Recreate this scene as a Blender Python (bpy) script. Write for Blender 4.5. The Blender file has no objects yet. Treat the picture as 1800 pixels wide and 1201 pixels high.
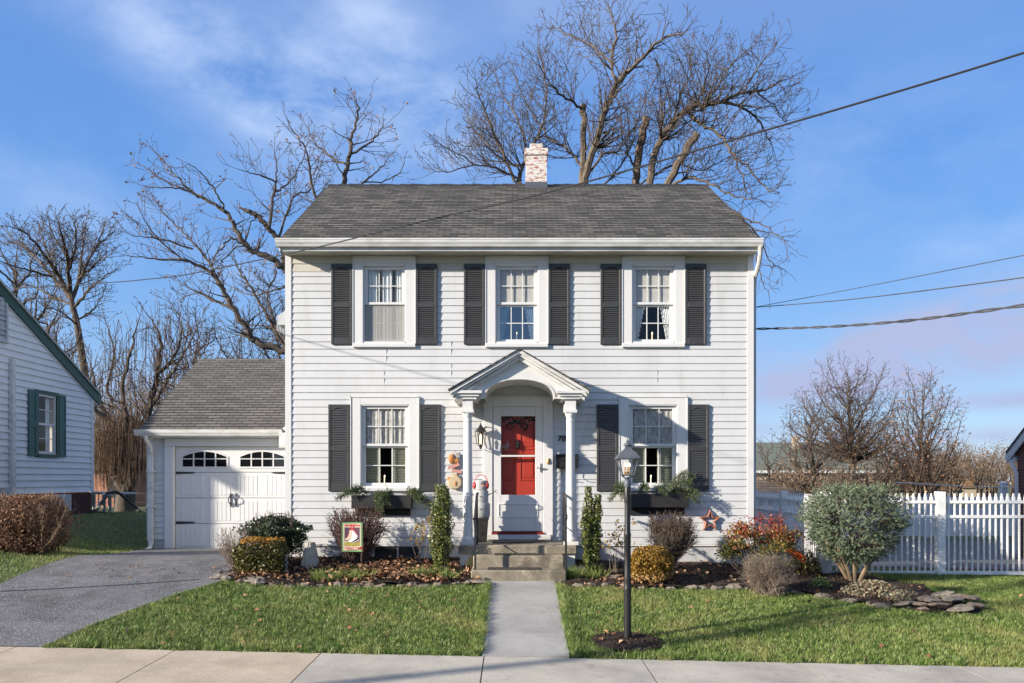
import bpy, math, random
import numpy as np
from mathutils import Vector
F=1400.0
PI=math.pi
scene=bpy.context.scene
COL=scene.collection
ORG={}
R=random.Random(7)
NR=np.random.default_rng(11)
SX,SY,SZ=2.05,1.0,.76        # the way the sunlight travels

def sstep(t):
    t=np.clip(t,0,1); return t*t*(3-2*t)
def gz(x,d):
    """height of the ground (camera eye = 0)"""
    x=np.asarray(x,float); d=np.asarray(d,float)
    z=np.interp(d,[-60,6.3,9.13,12.3,14,17,24,40,100,500],[-2.2,-2.12,-2.07,-1.64,-1.47,-1.5,-1.55,-1.7,-2.2,-5])
    fl=1-sstep((d-12.5)/3.5); fr=1-.7*sstep((d-20)/20)
    xc=np.clip(x,-14,14)
    z=z-.0204*(xc-.2)*np.where(x<0,fl,fr)
    z=z+.5*sstep((-8.0-x)/2.6)*sstep((d-11.5)/4)*(1-sstep((d-24)/10))
    z=z-.2*sstep((d-15)/6)*sstep((x-4.4)/2)
    return z
def at(px,py,d): return Vector(((px-900)*d/F,d,(840-py)*d/F))
def gp(px,py):
    """the ground point seen at a photo pixel"""
    d=5.0
    while d<200:
        if (840-py)/F*d-float(gz((px-900)*d/F,d))<0: break
        d+=.02
    return ((px-900)*d/F,d)
def inpoly(x,y,poly):
    c=np.zeros(x.shape,bool); n=len(poly); j=n-1
    for i in range(n):
        xi,yi=poly[i]; xj,yj=poly[j]
        k=((yi>y)!=(yj>y))&(x<(xj-xi)*(y-yi)/((yj-yi) or 1e-9)+xi)
        c^=k; j=i
    return c

# ------------------------------------------------------------- materials
MATS={}
def newmat(name):
    m=bpy.data.materials.new(name); m.use_nodes=True
    nt=m.node_tree; b=nt.nodes['Principled BSDF']; MATS[name]=m
    return m,nt,b
def N(nt,t,**kw):
    n=nt.nodes.new(t)
    for k,v in kw.items():
        if k in n.inputs: n.inputs[k].default_value=v
        else: setattr(n,k,v)
    return n
def c4(c): return (c[0],c[1],c[2],1)
def ramp(nt,fac,stops):
    r=nt.nodes.new('ShaderNodeValToRGB'); cr=r.color_ramp
    while len(cr.elements)<len(stops): cr.elements.new(.5)
    for e,(p,c) in zip(cr.elements,stops): e.position=p; e.color=c4(c)
    nt.links.new(fac,r.inputs['Fac']); return r.outputs['Color']
def mixc(nt,fac,a,b,mode='MIX'):
    m=nt.nodes.new('ShaderNodeMix'); m.data_type='RGBA'; m.blend_type=mode
    for s,v in ((m.inputs[0],fac),(m.inputs[6],a),(m.inputs[7],b)):
        if hasattr(v,'links'): nt.links.new(v,s)
        elif isinstance(v,(int,float)): s.default_value=v
        else: s.default_value=c4(v)
    return m.outputs[2]
def objco(nt,scale=(1,1,1),rot=(0,0,0)):
    tc=nt.nodes.new('ShaderNodeTexCoord'); mp=nt.nodes.new('ShaderNodeMapping')
    mp.inputs['Scale'].default_value=scale; mp.inputs['Rotation'].default_value=rot
    nt.links.new(tc.outputs['Object'],mp.inputs['Vector']); return mp.outputs['Vector']
def noise(nt,vec,scale,detail=4,rough=.6):
    n=N(nt,'ShaderNodeTexNoise',Scale=scale,Detail=detail,Roughness=rough)
    nt.links.new(vec,n.inputs['Vector']); return n.outputs['Fac']
def bump(nt,b,h,strength=.3,dist=.01):
    n=N(nt,'ShaderNodeBump',Strength=strength,Distance=dist)
    nt.links.new(h,n.inputs['Height']); nt.links.new(n.outputs['Normal'],b.inputs['Normal'])
def mnoise(name,stops,scale=6,rough=.7,stretch=(1,1,1),bs=0,bscale=60,detail=5,metal=0,spec=None,speck=None,stain=()):
    m,nt,b=newmat(name); v=objco(nt,stretch)
    f=noise(nt,v,scale,detail); c=ramp(nt,f,stops)
    if speck:
        s=noise(nt,objco(nt),speck[0],2,.5); c=mixc(nt,ramp(nt,s,[(speck[1],(0,0,0)),(speck[1]+.08,(1,1,1))]),c,speck[2])
    for sc,lo,hi,col,stv,amt in stain:
        q=noise(nt,objco(nt,stv),sc,6,.65); c=mixc(nt,ramp(nt,q,[(lo,(0,0,0)),(hi,(amt,amt,amt))]),c,col)
    nt.links.new(c,b.inputs['Base Color']); b.inputs['Roughness'].default_value=rough; b.inputs['Metallic'].default_value=metal
    if spec is not None: b.inputs['Specular IOR Level'].default_value=spec
    if bs: bump(nt,b,noise(nt,objco(nt,stretch),bscale,4),bs)
    return m
def mplain(name,c,rough=.5,metal=0,var=.08):
    lo=tuple(x*(1-var) for x in c); hi=tuple(min(1,x*(1+var)) for x in c)
    return mnoise(name,[(.3,lo),(.7,hi)],9,rough,metal=metal)
def misland(name,stops,rough=.6,spec=.3,trans=0,patch=None,clump=False):
    """leaf material: a colour per leaf, with slow patches"""
    m,nt,b=newmat(name); g=nt.nodes.new('ShaderNodeNewGeometry')
    c=ramp(nt,g.outputs['Random Per Island'],stops)
    if patch: c=mixc(nt,ramp(nt,noise(nt,objco(nt),patch[0],3),[(.42,(0,0,0)),(.62,(1,1,1))]),c,mixc(nt,.6,c,patch[1]))
    if clump:      # tufts of darker and of drier grass
        c=mixc(nt,ramp(nt,noise(nt,objco(nt,(1,1.6,1)),9,3,.65),[(.40,(.9,.9,.9)),(.60,(0,0,0))]),c,(.06,.115,.018))
        c=mixc(nt,ramp(nt,noise(nt,objco(nt),1.0,4,.6),[(.50,(0,0,0)),(.72,(.6,.6,.6))]),c,(.46,.40,.16))
    nt.links.new(c,b.inputs['Base Color']); b.inputs['Roughness'].default_value=rough
    b.inputs['Specular IOR Level'].default_value=spec
    if trans:
        t=nt.nodes.new('ShaderNodeBsdfTranslucent'); nt.links.new(c,t.inputs['Color'])
        mx=nt.nodes.new('ShaderNodeMixShader'); mx.inputs[0].default_value=trans
        nt.links.new(b.outputs[0],mx.inputs[1]); nt.links.new(t.outputs[0],mx.inputs[2])
        nt.links.new(mx.outputs[0],nt.nodes['Material Output'].inputs['Surface'])
    return m
def mbrick(name,c1,c2,mortar,w=.21,h=.072,ms=.012,paint=None,slope=False,rough=.85,bs=.4,stain=None):
    m,nt,b=newmat(name); tc=nt.nodes.new('ShaderNodeTexCoord'); sp=nt.nodes.new('ShaderNodeSeparateXYZ')
    nt.links.new(tc.outputs['Object'],sp.inputs[0]); cb=nt.nodes.new('ShaderNodeCombineXYZ')
    if slope: nt.links.new(sp.outputs['X'],cb.inputs['X'])
    else:
        ad=N(nt,'ShaderNodeMath',operation='ADD'); nt.links.new(sp.outputs['X'],ad.inputs[0]); nt.links.new(sp.outputs['Y'],ad.inputs[1])
        nt.links.new(ad.outputs[0],cb.inputs['X'])
    nt.links.new(sp.outputs['Z'],cb.inputs['Y'])
    br=N(nt,'ShaderNodeTexBrick',Scale=1.0); nt.links.new(cb.outputs[0],br.inputs['Vector'])
    br.inputs['Brick Width'].default_value=w; br.inputs['Row Height'].default_value=h
    br.inputs['Mortar Size'].default_value=ms; br.inputs['Mortar Smooth'].default_value=.1
    br.inputs['Color1'].default_value=c4(c1); br.inputs['Color2'].default_value=c4(c2); br.inputs['Mortar'].default_value=c4(mortar)
    c=br.outputs['Color']
    v=objco(nt)
    c=mixc(nt,.5,c,ramp(nt,noise(nt,v,40,3),[(.3,(.5,.5,.5)),(.7,(1,1,1))]),'MULTIPLY')
    if stain: c=mixc(nt,ramp(nt,noise(nt,objco(nt,(1,1,.35)),1.1,4),[(.45,(0,0,0)),(.7,(.75,.75,.75))]),c,stain)
    if paint:
        f=ramp(nt,noise(nt,objco(nt,(1,1,2.4)),9,5,.7),[(paint[1],(0,0,0)),(paint[1]+.05,(1,1,1))])
        c=mixc(nt,f,c,paint[0])
    nt.links.new(c,b.inputs['Base Color']); b.inputs['Roughness'].default_value=rough
    bump(nt,b,br.outputs['Fac'],-bs if bs else 0,.006)
    return m

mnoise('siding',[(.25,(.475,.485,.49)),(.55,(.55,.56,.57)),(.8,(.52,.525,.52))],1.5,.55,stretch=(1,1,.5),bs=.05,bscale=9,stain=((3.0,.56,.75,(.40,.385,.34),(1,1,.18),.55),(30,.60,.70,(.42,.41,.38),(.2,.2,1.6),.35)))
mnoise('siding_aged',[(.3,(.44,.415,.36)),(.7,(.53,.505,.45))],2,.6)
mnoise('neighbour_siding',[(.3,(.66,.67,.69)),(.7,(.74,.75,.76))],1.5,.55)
mplain('white',(.62,.62,.615),.4,var=.03)
mnoise('white_worn',[(.3,(.45,.45,.42)),(.55,(.63,.63,.62)),(.8,(.68,.68,.67))],2.6,.5,stretch=(1,1,3))
mplain('offwhite',(.70,.69,.64),.6)
mplain('soffit',(.50,.49,.44),.7)
mplain('black_shutter',(.042,.043,.044),.45,var=.12)
mplain('black',(.014,.014,.015),.45)
mnoise('black_wood',[(.3,(.010,.009,.009)),(.7,(.024,.022,.022))],20,.6,stretch=(.3,1,1))
mplain('lamp_grey',(.085,.095,.115),.5)
mplain('iron',(.02,.02,.022),.5)
mplain('green_trim',(.012,.055,.038),.45)
mplain('green_shutter',(.03,.105,.095),.5)
mnoise('red_door',[(.3,(.37,.040,.024)),(.7,(.43,.050,.030))],4,.35)
mplain('red',(.6,.03,.03),.45)
mplain('metal',(.55,.55,.55),.35,.8)
mplain('zinc',(.42,.44,.46),.5,.2)
mplain('brass',(.5,.3,.1),.4,.6)
mplain('ivory',(.75,.66,.45),.5)
mplain('curtain_white',(.66,.67,.66),.8)
mplain('curtain_blue',(.58,.62,.62),.8)
mplain('blind',(.62,.64,.58),.6)
mplain('inner_shutter',(.46,.48,.38),.6)
mplain('screen',(.42,.41,.385),.8)
mplain('room',(.035,.035,.04),.9)  # dark colour stands in for unlit interiors
mnoise('concrete',[(.25,(.31,.295,.265)),(.5,(.44,.405,.345)),(.75,(.51,.47,.40))],1.6,.85,bs=.15,bscale=120,speck=(60,.60,(.27,.25,.22)),stain=((.9,.52,.66,(.27,.25,.215),(1,1,1),.6),(5,.60,.68,(.22,.20,.18),(1,1,1),.5)))
mnoise('concrete_warm',[(.25,(.34,.285,.22)),(.5,(.47,.39,.295)),(.75,(.55,.46,.35))],1.3,.85,bs=.15,bscale=120,speck=(60,.58,(.27,.23,.185)),stain=((1.1,.52,.68,(.33,.26,.19),(1,1,1),.6),(5,.60,.68,(.24,.20,.16),(1,1,1),.5)))
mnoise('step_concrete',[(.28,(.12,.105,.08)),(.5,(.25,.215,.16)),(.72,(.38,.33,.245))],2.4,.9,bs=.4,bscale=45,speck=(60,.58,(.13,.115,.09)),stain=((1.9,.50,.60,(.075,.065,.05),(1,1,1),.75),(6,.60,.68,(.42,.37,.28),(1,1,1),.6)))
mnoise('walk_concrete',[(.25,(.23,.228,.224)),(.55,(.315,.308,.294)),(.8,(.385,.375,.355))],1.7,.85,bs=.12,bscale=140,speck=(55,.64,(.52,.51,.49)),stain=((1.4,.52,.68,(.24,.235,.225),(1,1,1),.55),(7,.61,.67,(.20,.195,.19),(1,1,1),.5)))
mnoise('foundation',[(.25,(.36,.37,.38)),(.6,(.50,.505,.515)),(.85,(.42,.42,.40))],2.2,.8,bs=.25,bscale=25)
mnoise('pier',[(.3,(.5,.5,.48)),(.55,(.66,.66,.63)),(.62,(.60,.47,.12)),(.75,(.62,.58,.4))],3.5,.85,bs=.3,bscale=30)
mnoise('asphalt',[(.3,(.075,.075,.08)),(.5,(.125,.125,.132)),(.7,(.165,.165,.172))],2.2,.9,bs=1.0,bscale=55,speck=(52,.555,(.30,.30,.31)),spec=.2,stain=((.8,.50,.66,(.08,.08,.083),(1,.5,1),.6),(2.6,.60,.70,(.17,.17,.172),(1,1,1),.6)))
mplain('tar',(.018,.018,.02),.6)
mnoise('road',[(.3,(.06,.06,.062)),(.7,(.09,.09,.09))],5,.9,bs=.4,bscale=120)
mnoise('soil_grass',[(.25,(.030,.045,.012)),(.5,(.055,.075,.022)),(.75,(.10,.095,.045))],3,.95,bs=.6,bscale=50)
mnoise('mulch',[(.3,(.014,.009,.007)),(.55,(.034,.022,.016)),(.75,(.065,.04,.028))],30,.95,bs=.9,bscale=60)
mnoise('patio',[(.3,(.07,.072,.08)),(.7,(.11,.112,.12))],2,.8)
mnoise('bark',[(.25,(.055,.042,.032)),(.5,(.115,.088,.064)),(.75,(.19,.148,.10))],14,.9,stretch=(1,1,.3),bs=.8,bscale=30)
mnoise('bark_dark',[(.25,(.045,.036,.03)),(.6,(.10,.078,.06)),(.85,(.16,.125,.09))],12,.9,stretch=(1,1,.3),bs=.6,bscale=30)
mnoise('bark_tan',[(.25,(.13,.09,.055)),(.6,(.25,.185,.115)),(.85,(.33,.25,.17))],12,.9,stretch=(1,1,.3),bs=.6,bscale=30)
mnoise('bark_brown',[(.3,(.055,.036,.028)),(.7,(.12,.08,.058))],10,.9)
mnoise('bark_grey',[(.3,(.062,.047,.038)),(.7,(.125,.097,.078))],10,.9)
mnoise('twig_grey',[(.3,(.15,.115,.095)),(.7,(.27,.21,.17))],10,.9)
mnoise('twig_purple',[(.3,(.055,.032,.028)),(.7,(.13,.075,.06))],10,.85)
mnoise('twig_tan',[(.3,(.13,.085,.055)),(.7,(.24,.16,.105))],10,.9)
mnoise('far_wood',[(.3,(.10,.072,.05)),(.7,(.20,.145,.10))],.6,.95)
mnoise('stone',[(.25,(.09,.078,.065)),(.5,(.18,.155,.125)),(.75,(.31,.265,.21))],7,.9,bs=.5,bscale=20)
mnoise('stone_brown',[(.25,(.11,.085,.065)),(.5,(.19,.145,.115)),(.75,(.28,.225,.18))],7,.9,bs=.5,bscale=20)
mnoise('stone_pink',[(.3,(.42,.29,.25)),(.7,(.5,.38,.33))],5,.9,bs=.4,bscale=20)
mnoise('cast_stone',[(.3,(.30,.29,.25)),(.7,(.44,.42,.35))],7,.9,bs=.4,bscale=40)
mnoise('copper',[(.3,(.26,.10,.06)),(.6,(.42,.19,.12)),(.8,(.16,.07,.05))],4,.5,metal=.3)
mplain('orange',(.75,.13,.03),.5)
mplain('straw',(.48,.39,.25),.8)
mplain('pink_wood',(.48,.24,.20),.7)
mplain('orange_paint',(.45,.19,.05),.6)
mplain('grey_paint',(.36,.365,.365),.7,var=.2)
mplain('flag_green',(.16,.29,.12),.8)
mplain('flag_cream',(.70,.63,.48),.8)
mplain('flag_plum',(.10,.045,.075),.8,var=.25)
mplain('flag_red',(.52,.05,.055),.8)
mplain('flag_white',(.72,.72,.68),.8)
mplain('flag_peach',(.70,.52,.40),.8)
mplain('flag_olive',(.33,.27,.05),.8,var=.3)
mplain('mat_brown',(.035,.03,.026),.95,var=.3)
mplain('cable',(.018,.018,.02),.6)
mplain('cable_grey',(.06,.06,.065),.6)
mplain('far_green_roof',(.12,.135,.105),.8)
mplain('tan_wall',(.42,.35,.26),.9)
mplain('brown_roof',(.24,.135,.065),.9,var=.2)
mnoise('vinyl',[(.3,(.68,.68,.665)),(.55,(.77,.77,.76)),(.8,(.79,.79,.785))],2.2,.45,stretch=(1,1,.5))
mbrick('brick_red',(.20,.045,.03),(.13,.03,.022),(.20,.15,.13))
mbrick('brick_dark',(.085,.018,.017),(.06,.013,.013),(.045,.014,.013),ms=.008)
mbrick('brick_orange',(.52,.20,.11),(.42,.15,.085),(.40,.26,.18))
mbrick('chimney_brick',(.42,.10,.055),(.34,.075,.045),(.45,.33,.27),paint=((.62,.60,.56),.445))
mbrick('shingle',(.07,.066,.061),(.19,.18,.165),(.010,.010,.010),w=.24,h=.0669,ms=.007,slope=True,stain=(.05,.048,.046),bs=.3)
mbrick('shingle_garage',(.10,.094,.089),(.165,.156,.148),(.018,.017,.016),w=.27,h=.0669,ms=.008,slope=True,bs=.2)
mbrick('shingle_brown',(.22,.15,.09),(.16,.105,.06),(.05,.035,.02),w=.3,h=.12,slope=True)
# leaves
misland('grass_blade',[(.0,(.05,.10,.014)),(.3,(.135,.245,.038)),(.6,(.25,.365,.075)),(.82,(.42,.475,.16)),(1,(.76,.70,.42))],.5,.4,.2,clump=True)
misland('lily_blade',[(0,(.10,.17,.04)),(.6,(.20,.28,.07)),(1,(.42,.40,.14))],.5,.4,.25)
misland('fallen',[(0,(.12,.055,.03)),(.4,(.26,.135,.075)),(.75,(.40,.24,.14)),(1,(.50,.33,.20))],.8,.2)
misland('chip',[(0,(.012,.008,.007)),(.6,(.05,.03,.022)),(.9,(.10,.062,.045)),(1,(.17,.115,.085))],.9,.2)
misland('box_green',[(0,(.035,.05,.012)),(.5,(.085,.09,.02)),(1,(.17,.14,.03))],.45,.45,.2)
misland('box_orange',[(0,(.22,.10,.018)),(.6,(.42,.20,.03)),(1,(.52,.30,.06))],.5,.4,.25)
misland('box_gold',[(0,(.12,.075,.014)),(.5,(.27,.155,.025)),(1,(.42,.25,.045))],.5,.4,.25)
misland('box_straw',[(0,(.30,.17,.06)),(1,(.55,.36,.16))],.7,.2,.2)
misland('holly',[(0,(.018,.032,.014)),(.6,(.045,.07,.028)),(1,(.10,.13,.06))],.3,.6,.1)
misland('column_leaf',[(0,(.05,.075,.016)),(.5,(.12,.15,.035)),(1,(.27,.26,.07))],.4,.5,.2)
misland('hedge_leaf',[(0,(.11,.055,.035)),(.5,(.24,.125,.075)),(1,(.36,.22,.13))],.7,.25,.2)
misland('barberry_leaf',[(0,(.05,.022,.02)),(.6,(.13,.06,.045)),(1,(.24,.12,.07))],.7,.25,.1)
misland('red_leaf',[(0,(.13,.014,.012)),(.5,(.29,.036,.024)),(1,(.42,.12,.05))],.45,.4,.3)
misland('yellow_leaf',[(0,(.16,.14,.03)),(.5,(.36,.23,.05)),(1,(.50,.33,.11))],.5,.35,.3)
misland('olive_leaf',[(0,(.05,.065,.02)),(1,(.16,.15,.04))],.5,.4,.2)
misland('spruce',[(0,(.055,.10,.065)),(.45,(.135,.195,.125)),(.85,(.255,.31,.19)),(1,(.44,.42,.23))],.6,.3,.1)
misland('bough',[(0,(.035,.075,.025)),(.6,(.08,.14,.05)),(1,(.19,.25,.10))],.5,.4,.15)
misland('sedum',[(0,(.16,.11,.075)),(.5,(.30,.23,.15)),(.8,(.28,.30,.20)),(1,(.45,.38,.27))],.7,.25,.1)
misland('green_weed',[(0,(.10,.17,.04)),(1,(.26,.33,.12))],.5,.4,.2)
misland('brown_leaf',[(0,(.20,.09,.05)),(1,(.42,.22,.11))],.8,.2,.2)
misland('wood_leaf',[(0,(.10,.065,.045)),(.6,(.19,.125,.085)),(1,(.27,.18,.12))],.8,.2,.1)

def glassmat(name,base,tint=(1,1,1)):
    m,nt,b=newmat(name); nt.nodes.remove(b)
    tr=N(nt,'ShaderNodeBsdfTransparent'); tr.inputs[0].default_value=c4(tint)
    gl=N(nt,'ShaderNodeBsdfGlossy'); gl.inputs['Roughness'].default_value=.03
    lw=N(nt,'ShaderNodeLayerWeight',Blend=.5); pw=N(nt,'ShaderNodeMath',operation='POWER'); pw.inputs[1].default_value=5.0; nt.links.new(lw.outputs['Facing'],pw.inputs[0])
    ad=N(nt,'ShaderNodeMath',operation='MULTIPLY_ADD'); ad.inputs[1].default_value=.45; ad.inputs[2].default_value=base+.022
    nt.links.new(pw.outputs[0],ad.inputs[0]); mx=nt.nodes.new('ShaderNodeMixShader')
    nt.links.new(ad.outputs[0],mx.inputs[0]); nt.links.new(tr.outputs[0],mx.inputs[1]); nt.links.new(gl.outputs[0],mx.inputs[2])
    nt.links.new(mx.outputs[0],nt.nodes['Material Output'].inputs['Surface'])
glassmat('glass',.0); glassmat('glass_mirror',.14,(.75,.8,.85)); glassmat('lamp_glass',.04)
def flamemat():
    m,nt,b=newmat('bulb_lit'); b.inputs['Base Color'].default_value=(.9,.8,.6,1)
    b.inputs['Emission Color'].default_value=(1,.75,.4,1); b.inputs['Emission Strength'].default_value=2.0
flamemat()

# ------------------------------------------------------------- mesh helpers
def _link(me,name,mat,parent,smooth=False):
    if mat: me.materials.append(MATS[mat])
    o=bpy.data.objects.new(name,me); COL.objects.link(o)
    if parent is not None: o.parent=parent
    if smooth: me.polygons.foreach_set('use_smooth',[True]*len(me.polygons))
    return o
def orgof(p):
    return ORG.get(p.name,(0,0,0)) if p is not None else (0,0,0)
class MB:
    def __init__(s): s.v=[]; s.f=[]; s.sm=False
    def add(s,vs,fs):
        n=len(s.v); s.v+= [tuple(p) for p in vs]; s.f+=[tuple(i+n for i in f) for f in fs]; return s
    def box(s,x0,x1,y0,y1,z0,z1):
        return s.add([(x0,y0,z0),(x1,y0,z0),(x1,y1,z0),(x0,y1,z0),(x0,y0,z1),(x1,y0,z1),(x1,y1,z1),(x0,y1,z1)],
          [(0,3,2,1),(4,5,6,7),(0,1,5,4),(1,2,6,5),(2,3,7,6),(3,0,4,7)])
    def bbox(s,x0,x1,y0,y1,z0,z1,c=.006):
        """box with its front edges chamfered"""
        a=[(x0,y1,z0),(x1,y1,z0),(x1,y1,z1),(x0,y1,z1)]
        b=[(x0,y0+c,z0),(x1,y0+c,z0),(x1,y0+c,z1),(x0,y0+c,z1)]
        d=[(x0+c,y0,z0+c),(x1-c,y0,z0+c),(x1-c,y0,z1-c),(x0+c,y0,z1-c)]
        fs=[(3,2,1,0),(8,9,10,11)]
        for i in range(4):
            j=(i+1)%4; fs+=[(i,j,4+j,4+i),(4+i,4+j,8+j,8+i)]
        return s.add(a+b+d,fs)
    def quad(s,a,b,c,d): return s.add([a,b,c,d],[(0,1,2,3)])
    def prism(s,poly,fn,o0,o1):
        """polygon (u,z) extruded from depth o0 to o1 through fn(u,o,z)"""
        n=len(poly)
        return s.add([fn(u,o0,z) for u,z in poly]+[fn(u,o1,z) for u,z in poly],
          [tuple(range(n)),tuple(range(2*n-1,n-1,-1))]+[(i,i+n,(i+1)%n+n,(i+1)%n) for i in range(n)])
    def tube(s,pts,rad,n=6,cap=True):
        pts=[Vector(p) for p in pts]
        if not hasattr(rad,'__len__'): rad=[rad]*len(pts)
        rings=[]; up=None
        for i,p in enumerate(pts):
            t=(pts[min(i+1,len(pts)-1)]-pts[max(i-1,0)])
            if t.length<1e-9: t=Vector((0,0,1))
            t.normalize()
            if up is None:
                up=Vector((0,0,1)) if abs(t.z)<.9 else Vector((1,0,0))
            a=t.cross(up)
            if a.length<1e-6: a=t.cross(Vector((1,.3,0)))
            a.normalize(); b=a.cross(t).normalized(); up=b
            rings.append([p+(a*math.cos(2*PI*k/n)+b*math.sin(2*PI*k/n))*rad[i] for k in range(n)])
        vs=[v for r in rings for v in r]; fs=[]
        for i in range(len(pts)-1):
            for k in range(n):
                fs.append((i*n+k,i*n+(k+1)%n,(i+1)*n+(k+1)%n,(i+1)*n+k))
        if cap: fs+=[tuple(range(n-1,-1,-1)),tuple((len(pts)-1)*n+k for k in range(n))]
        s.sm=True; return s.add(vs,fs)
    def lathe(s,c,prof,n=16,sq=False):
        """profile (r,z) turned about the vertical through c"""
        vs=[];off=PI/n if sq else 0
        for r,z in prof:
            for k in range(n):
                a=2*PI*k/n+off; vs.append((c[0]+r*math.cos(a),c[1]+r*math.sin(a),c[2]+z))
        fs=[]
        for i in range(len(prof)-1):
            for k in range(n): fs.append((i*n+k,i*n+(k+1)%n,(i+1)*n+(k+1)%n,(i+1)*n+k))
        fs+=[tuple(range(n-1,-1,-1)),tuple((len(prof)-1)*n+k for k in range(n))]
        if not sq: s.sm=True
        return s.add(vs,fs)
    def blob(s,c,r,seed=0,rough=.25,n=10,m=7):
        rr=random.Random(seed); ph=[rr.random()*6 for _ in range(6)]
        vs=[];fs=[]
        for i in range(m+1):
            t=PI*i/m
            for k in range(n):
                a=2*PI*k/n
                q=1+rough*(math.sin(2*a+ph[0])*.5+math.sin(3*a+ph[1]+t*2)*.4+math.sin(4*t+ph[2])*.3)
                vs.append((c[0]+r[0]*q*math.sin(t)*math.cos(a),c[1]+r[1]*q*math.sin(t)*math.sin(a),c[2]+r[2]*q*math.cos(t)))
        for i in range(m):
            for k in range(n): fs.append((i*n+k,(i+1)*n+k,(i+1)*n+(k+1)%n,i*n+(k+1)%n))
        return s.add(vs,fs)
    def build_each(s,name,mat,parent=None,**kw):
        """every separate piece becomes a part of its own"""
        p=list(range(len(s.v)))
        def fd(a):
            while p[a]!=a: p[a]=p[p[a]]; a=p[a]
            return a
        for f in s.f:
            for b in f[1:]: p[fd(b)]=fd(f[0])
        gr={}
        for f in s.f: gr.setdefault(fd(f[0]),[]).append(f)
        for fs in gr.values():
            ids=sorted({i for f in fs for i in f}); mp={i:k for k,i in enumerate(ids)}; m=MB(); m.sm=s.sm
            m.v=[s.v[i] for i in ids]; m.f=[tuple(mp[i] for i in f) for f in fs]; o=m.build(name,mat,parent,**kw)
        return o
    def build(s,name,mat,parent=None,smooth=None,**kw):
        o0=orgof(parent); me=bpy.data.meshes.new(name)
        me.from_pydata([(x-o0[0],y-o0[1],z-o0[2]) for x,y,z in s.v],[],s.f); me.update()
        o=_link(me,name,mat,parent,False)
        if s.sm if smooth is None else smooth:
            me.polygons.foreach_set('use_smooth',[True]*len(me.polygons))
            try: me.set_sharp_from_angle(angle=math.radians(42))
            except Exception: pass
        ORG[o.name]=o0
        tag(o,**kw); return o
def npmesh(name,V,Q,mat,parent=None,smooth=False,**kw):
    """V (n,3), Q (m,k) -> mesh object"""
    o0=np.array(orgof(parent)); V=np.asarray(V,float)-o0; Q=np.asarray(Q,np.int32); k=Q.shape[1]
    me=bpy.data.meshes.new(name); me.vertices.add(len(V)); me.vertices.foreach_set('co',V.astype(np.float32).ravel())
    me.loops.add(Q.size); me.loops.foreach_set('vertex_index',Q.ravel())
    me.polygons.add(len(Q)); me.polygons.foreach_set('loop_start',np.arange(0,Q.size,k,dtype=np.int32))
    me.polygons.foreach_set('loop_total',np.full(len(Q),k,np.int32)); me.update(calc_edges=True)
    o=_link(me,name,mat,parent,smooth); ORG[o.name]=tuple(o0); tag(o,**kw); return o
def tag(o,label=None,cat=None,group=None,kind=None):
    if label: o['label']=label
    if cat: o['category']=cat
    if group: o['group']=group
    if kind: o['kind']=kind
    return o
def thing(name,loc,label,cat,group=None):
    o=bpy.data.objects.new(name,None); COL.objects.link(o); o.location=loc; o.empty_display_size=.2
    ORG[o.name]=tuple(loc); return tag(o,label,cat,group)
def copy_tree(o,parent=None):
    c=o.copy(); COL.objects.link(c); c.parent=parent; ORG[c.name]=ORG.get(o.name,(0,0,0))
    for ch in list(o.children): copy_tree(ch,c)
    return c

# ------------------------------------------------------------- plants
class Segs:
    def __init__(s): s.a=[];s.b=[];s.r=[];s.q=[]
    def add(s,a,b,r,q): s.a.append(a);s.b.append(b);s.r.append(r);s.q.append(q)
    def build(s,name,mat,parent=None,n=3,**kw):
        A=np.array([tuple(x) for x in s.a]);B=np.array([tuple(x) for x in s.b]);r=np.array(s.r);q=np.array(s.q)
        T=B-A; T/=np.linalg.norm(T,axis=1,keepdims=True)+1e-12
        U=np.where(np.abs(T[:,2:3])<.9,np.array([[0,0,1.]]),np.array([[1.,0,0]]))
        X=np.cross(T,U); X/=np.linalg.norm(X,axis=1,keepdims=True)+1e-12; Y=np.cross(X,T)
        B=B+T*(q[:,None]*.4); m=len(A); V=np.zeros((m,2*n,3)); Q=np.zeros((m,n,4),np.int64)
        for k in range(n):
            c,sn=math.cos(2*PI*k/n),math.sin(2*PI*k/n); D=X*c+Y*sn
            V[:,k]=A+D*r[:,None]; V[:,n+k]=B+D*q[:,None]
            Q[:,k]=np.array([k,(k+1)%n,n+(k+1)%n,n+k])
        Q+=(np.arange(m)*2*n)[:,None,None]
        return npmesh(name,V.reshape(-1,3),Q.reshape(-1,4),mat,parent,smooth=True,**kw)
def rv(rr): return Vector((rr.gauss(0,1),rr.gauss(0,1),rr.gauss(0,1)))
def grow(S,p,d,L,r,lvl,rr,up=.08,wob=.16,prob=.75,seg=.25,rmin=.006,ang=(28,58),kl=(.4,.72),tips=None,flat=1.0,droop=0):
    n=max(3,int(L/seg)); st=L/n; d=d.normalized()
    for i in range(n):
        w=rv(rr); w.y*=flat
        d=(d+w*wob*.6+Vector((0,0,up-droop*(i/n)))).normalized()
        q=p+d*st; ra=max(rmin,r*(1-.8*i/n)); rb=max(rmin*.8,r*(1-.8*(i+1)/n))
        S.add(p,q,ra,rb); p=q
        if lvl>0 and i>0 and rr.random()<prob:
            ax=d.cross(rv(rr)); 
            if ax.length<1e-5: continue
            ax.normalize(); a=math.radians(rr.uniform(*ang))
            cd=d*math.cos(a)+ax*math.sin(a); cd.y*=flat
            grow(S,p,cd,L*rr.uniform(*kl)*(1-.45*i/n),max(rmin,ra*.62),lvl-1,rr,up,wob,prob,seg,rmin,ang,kl,tips,flat,droop)
    if tips is not None: tips.append(tuple(p))
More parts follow.
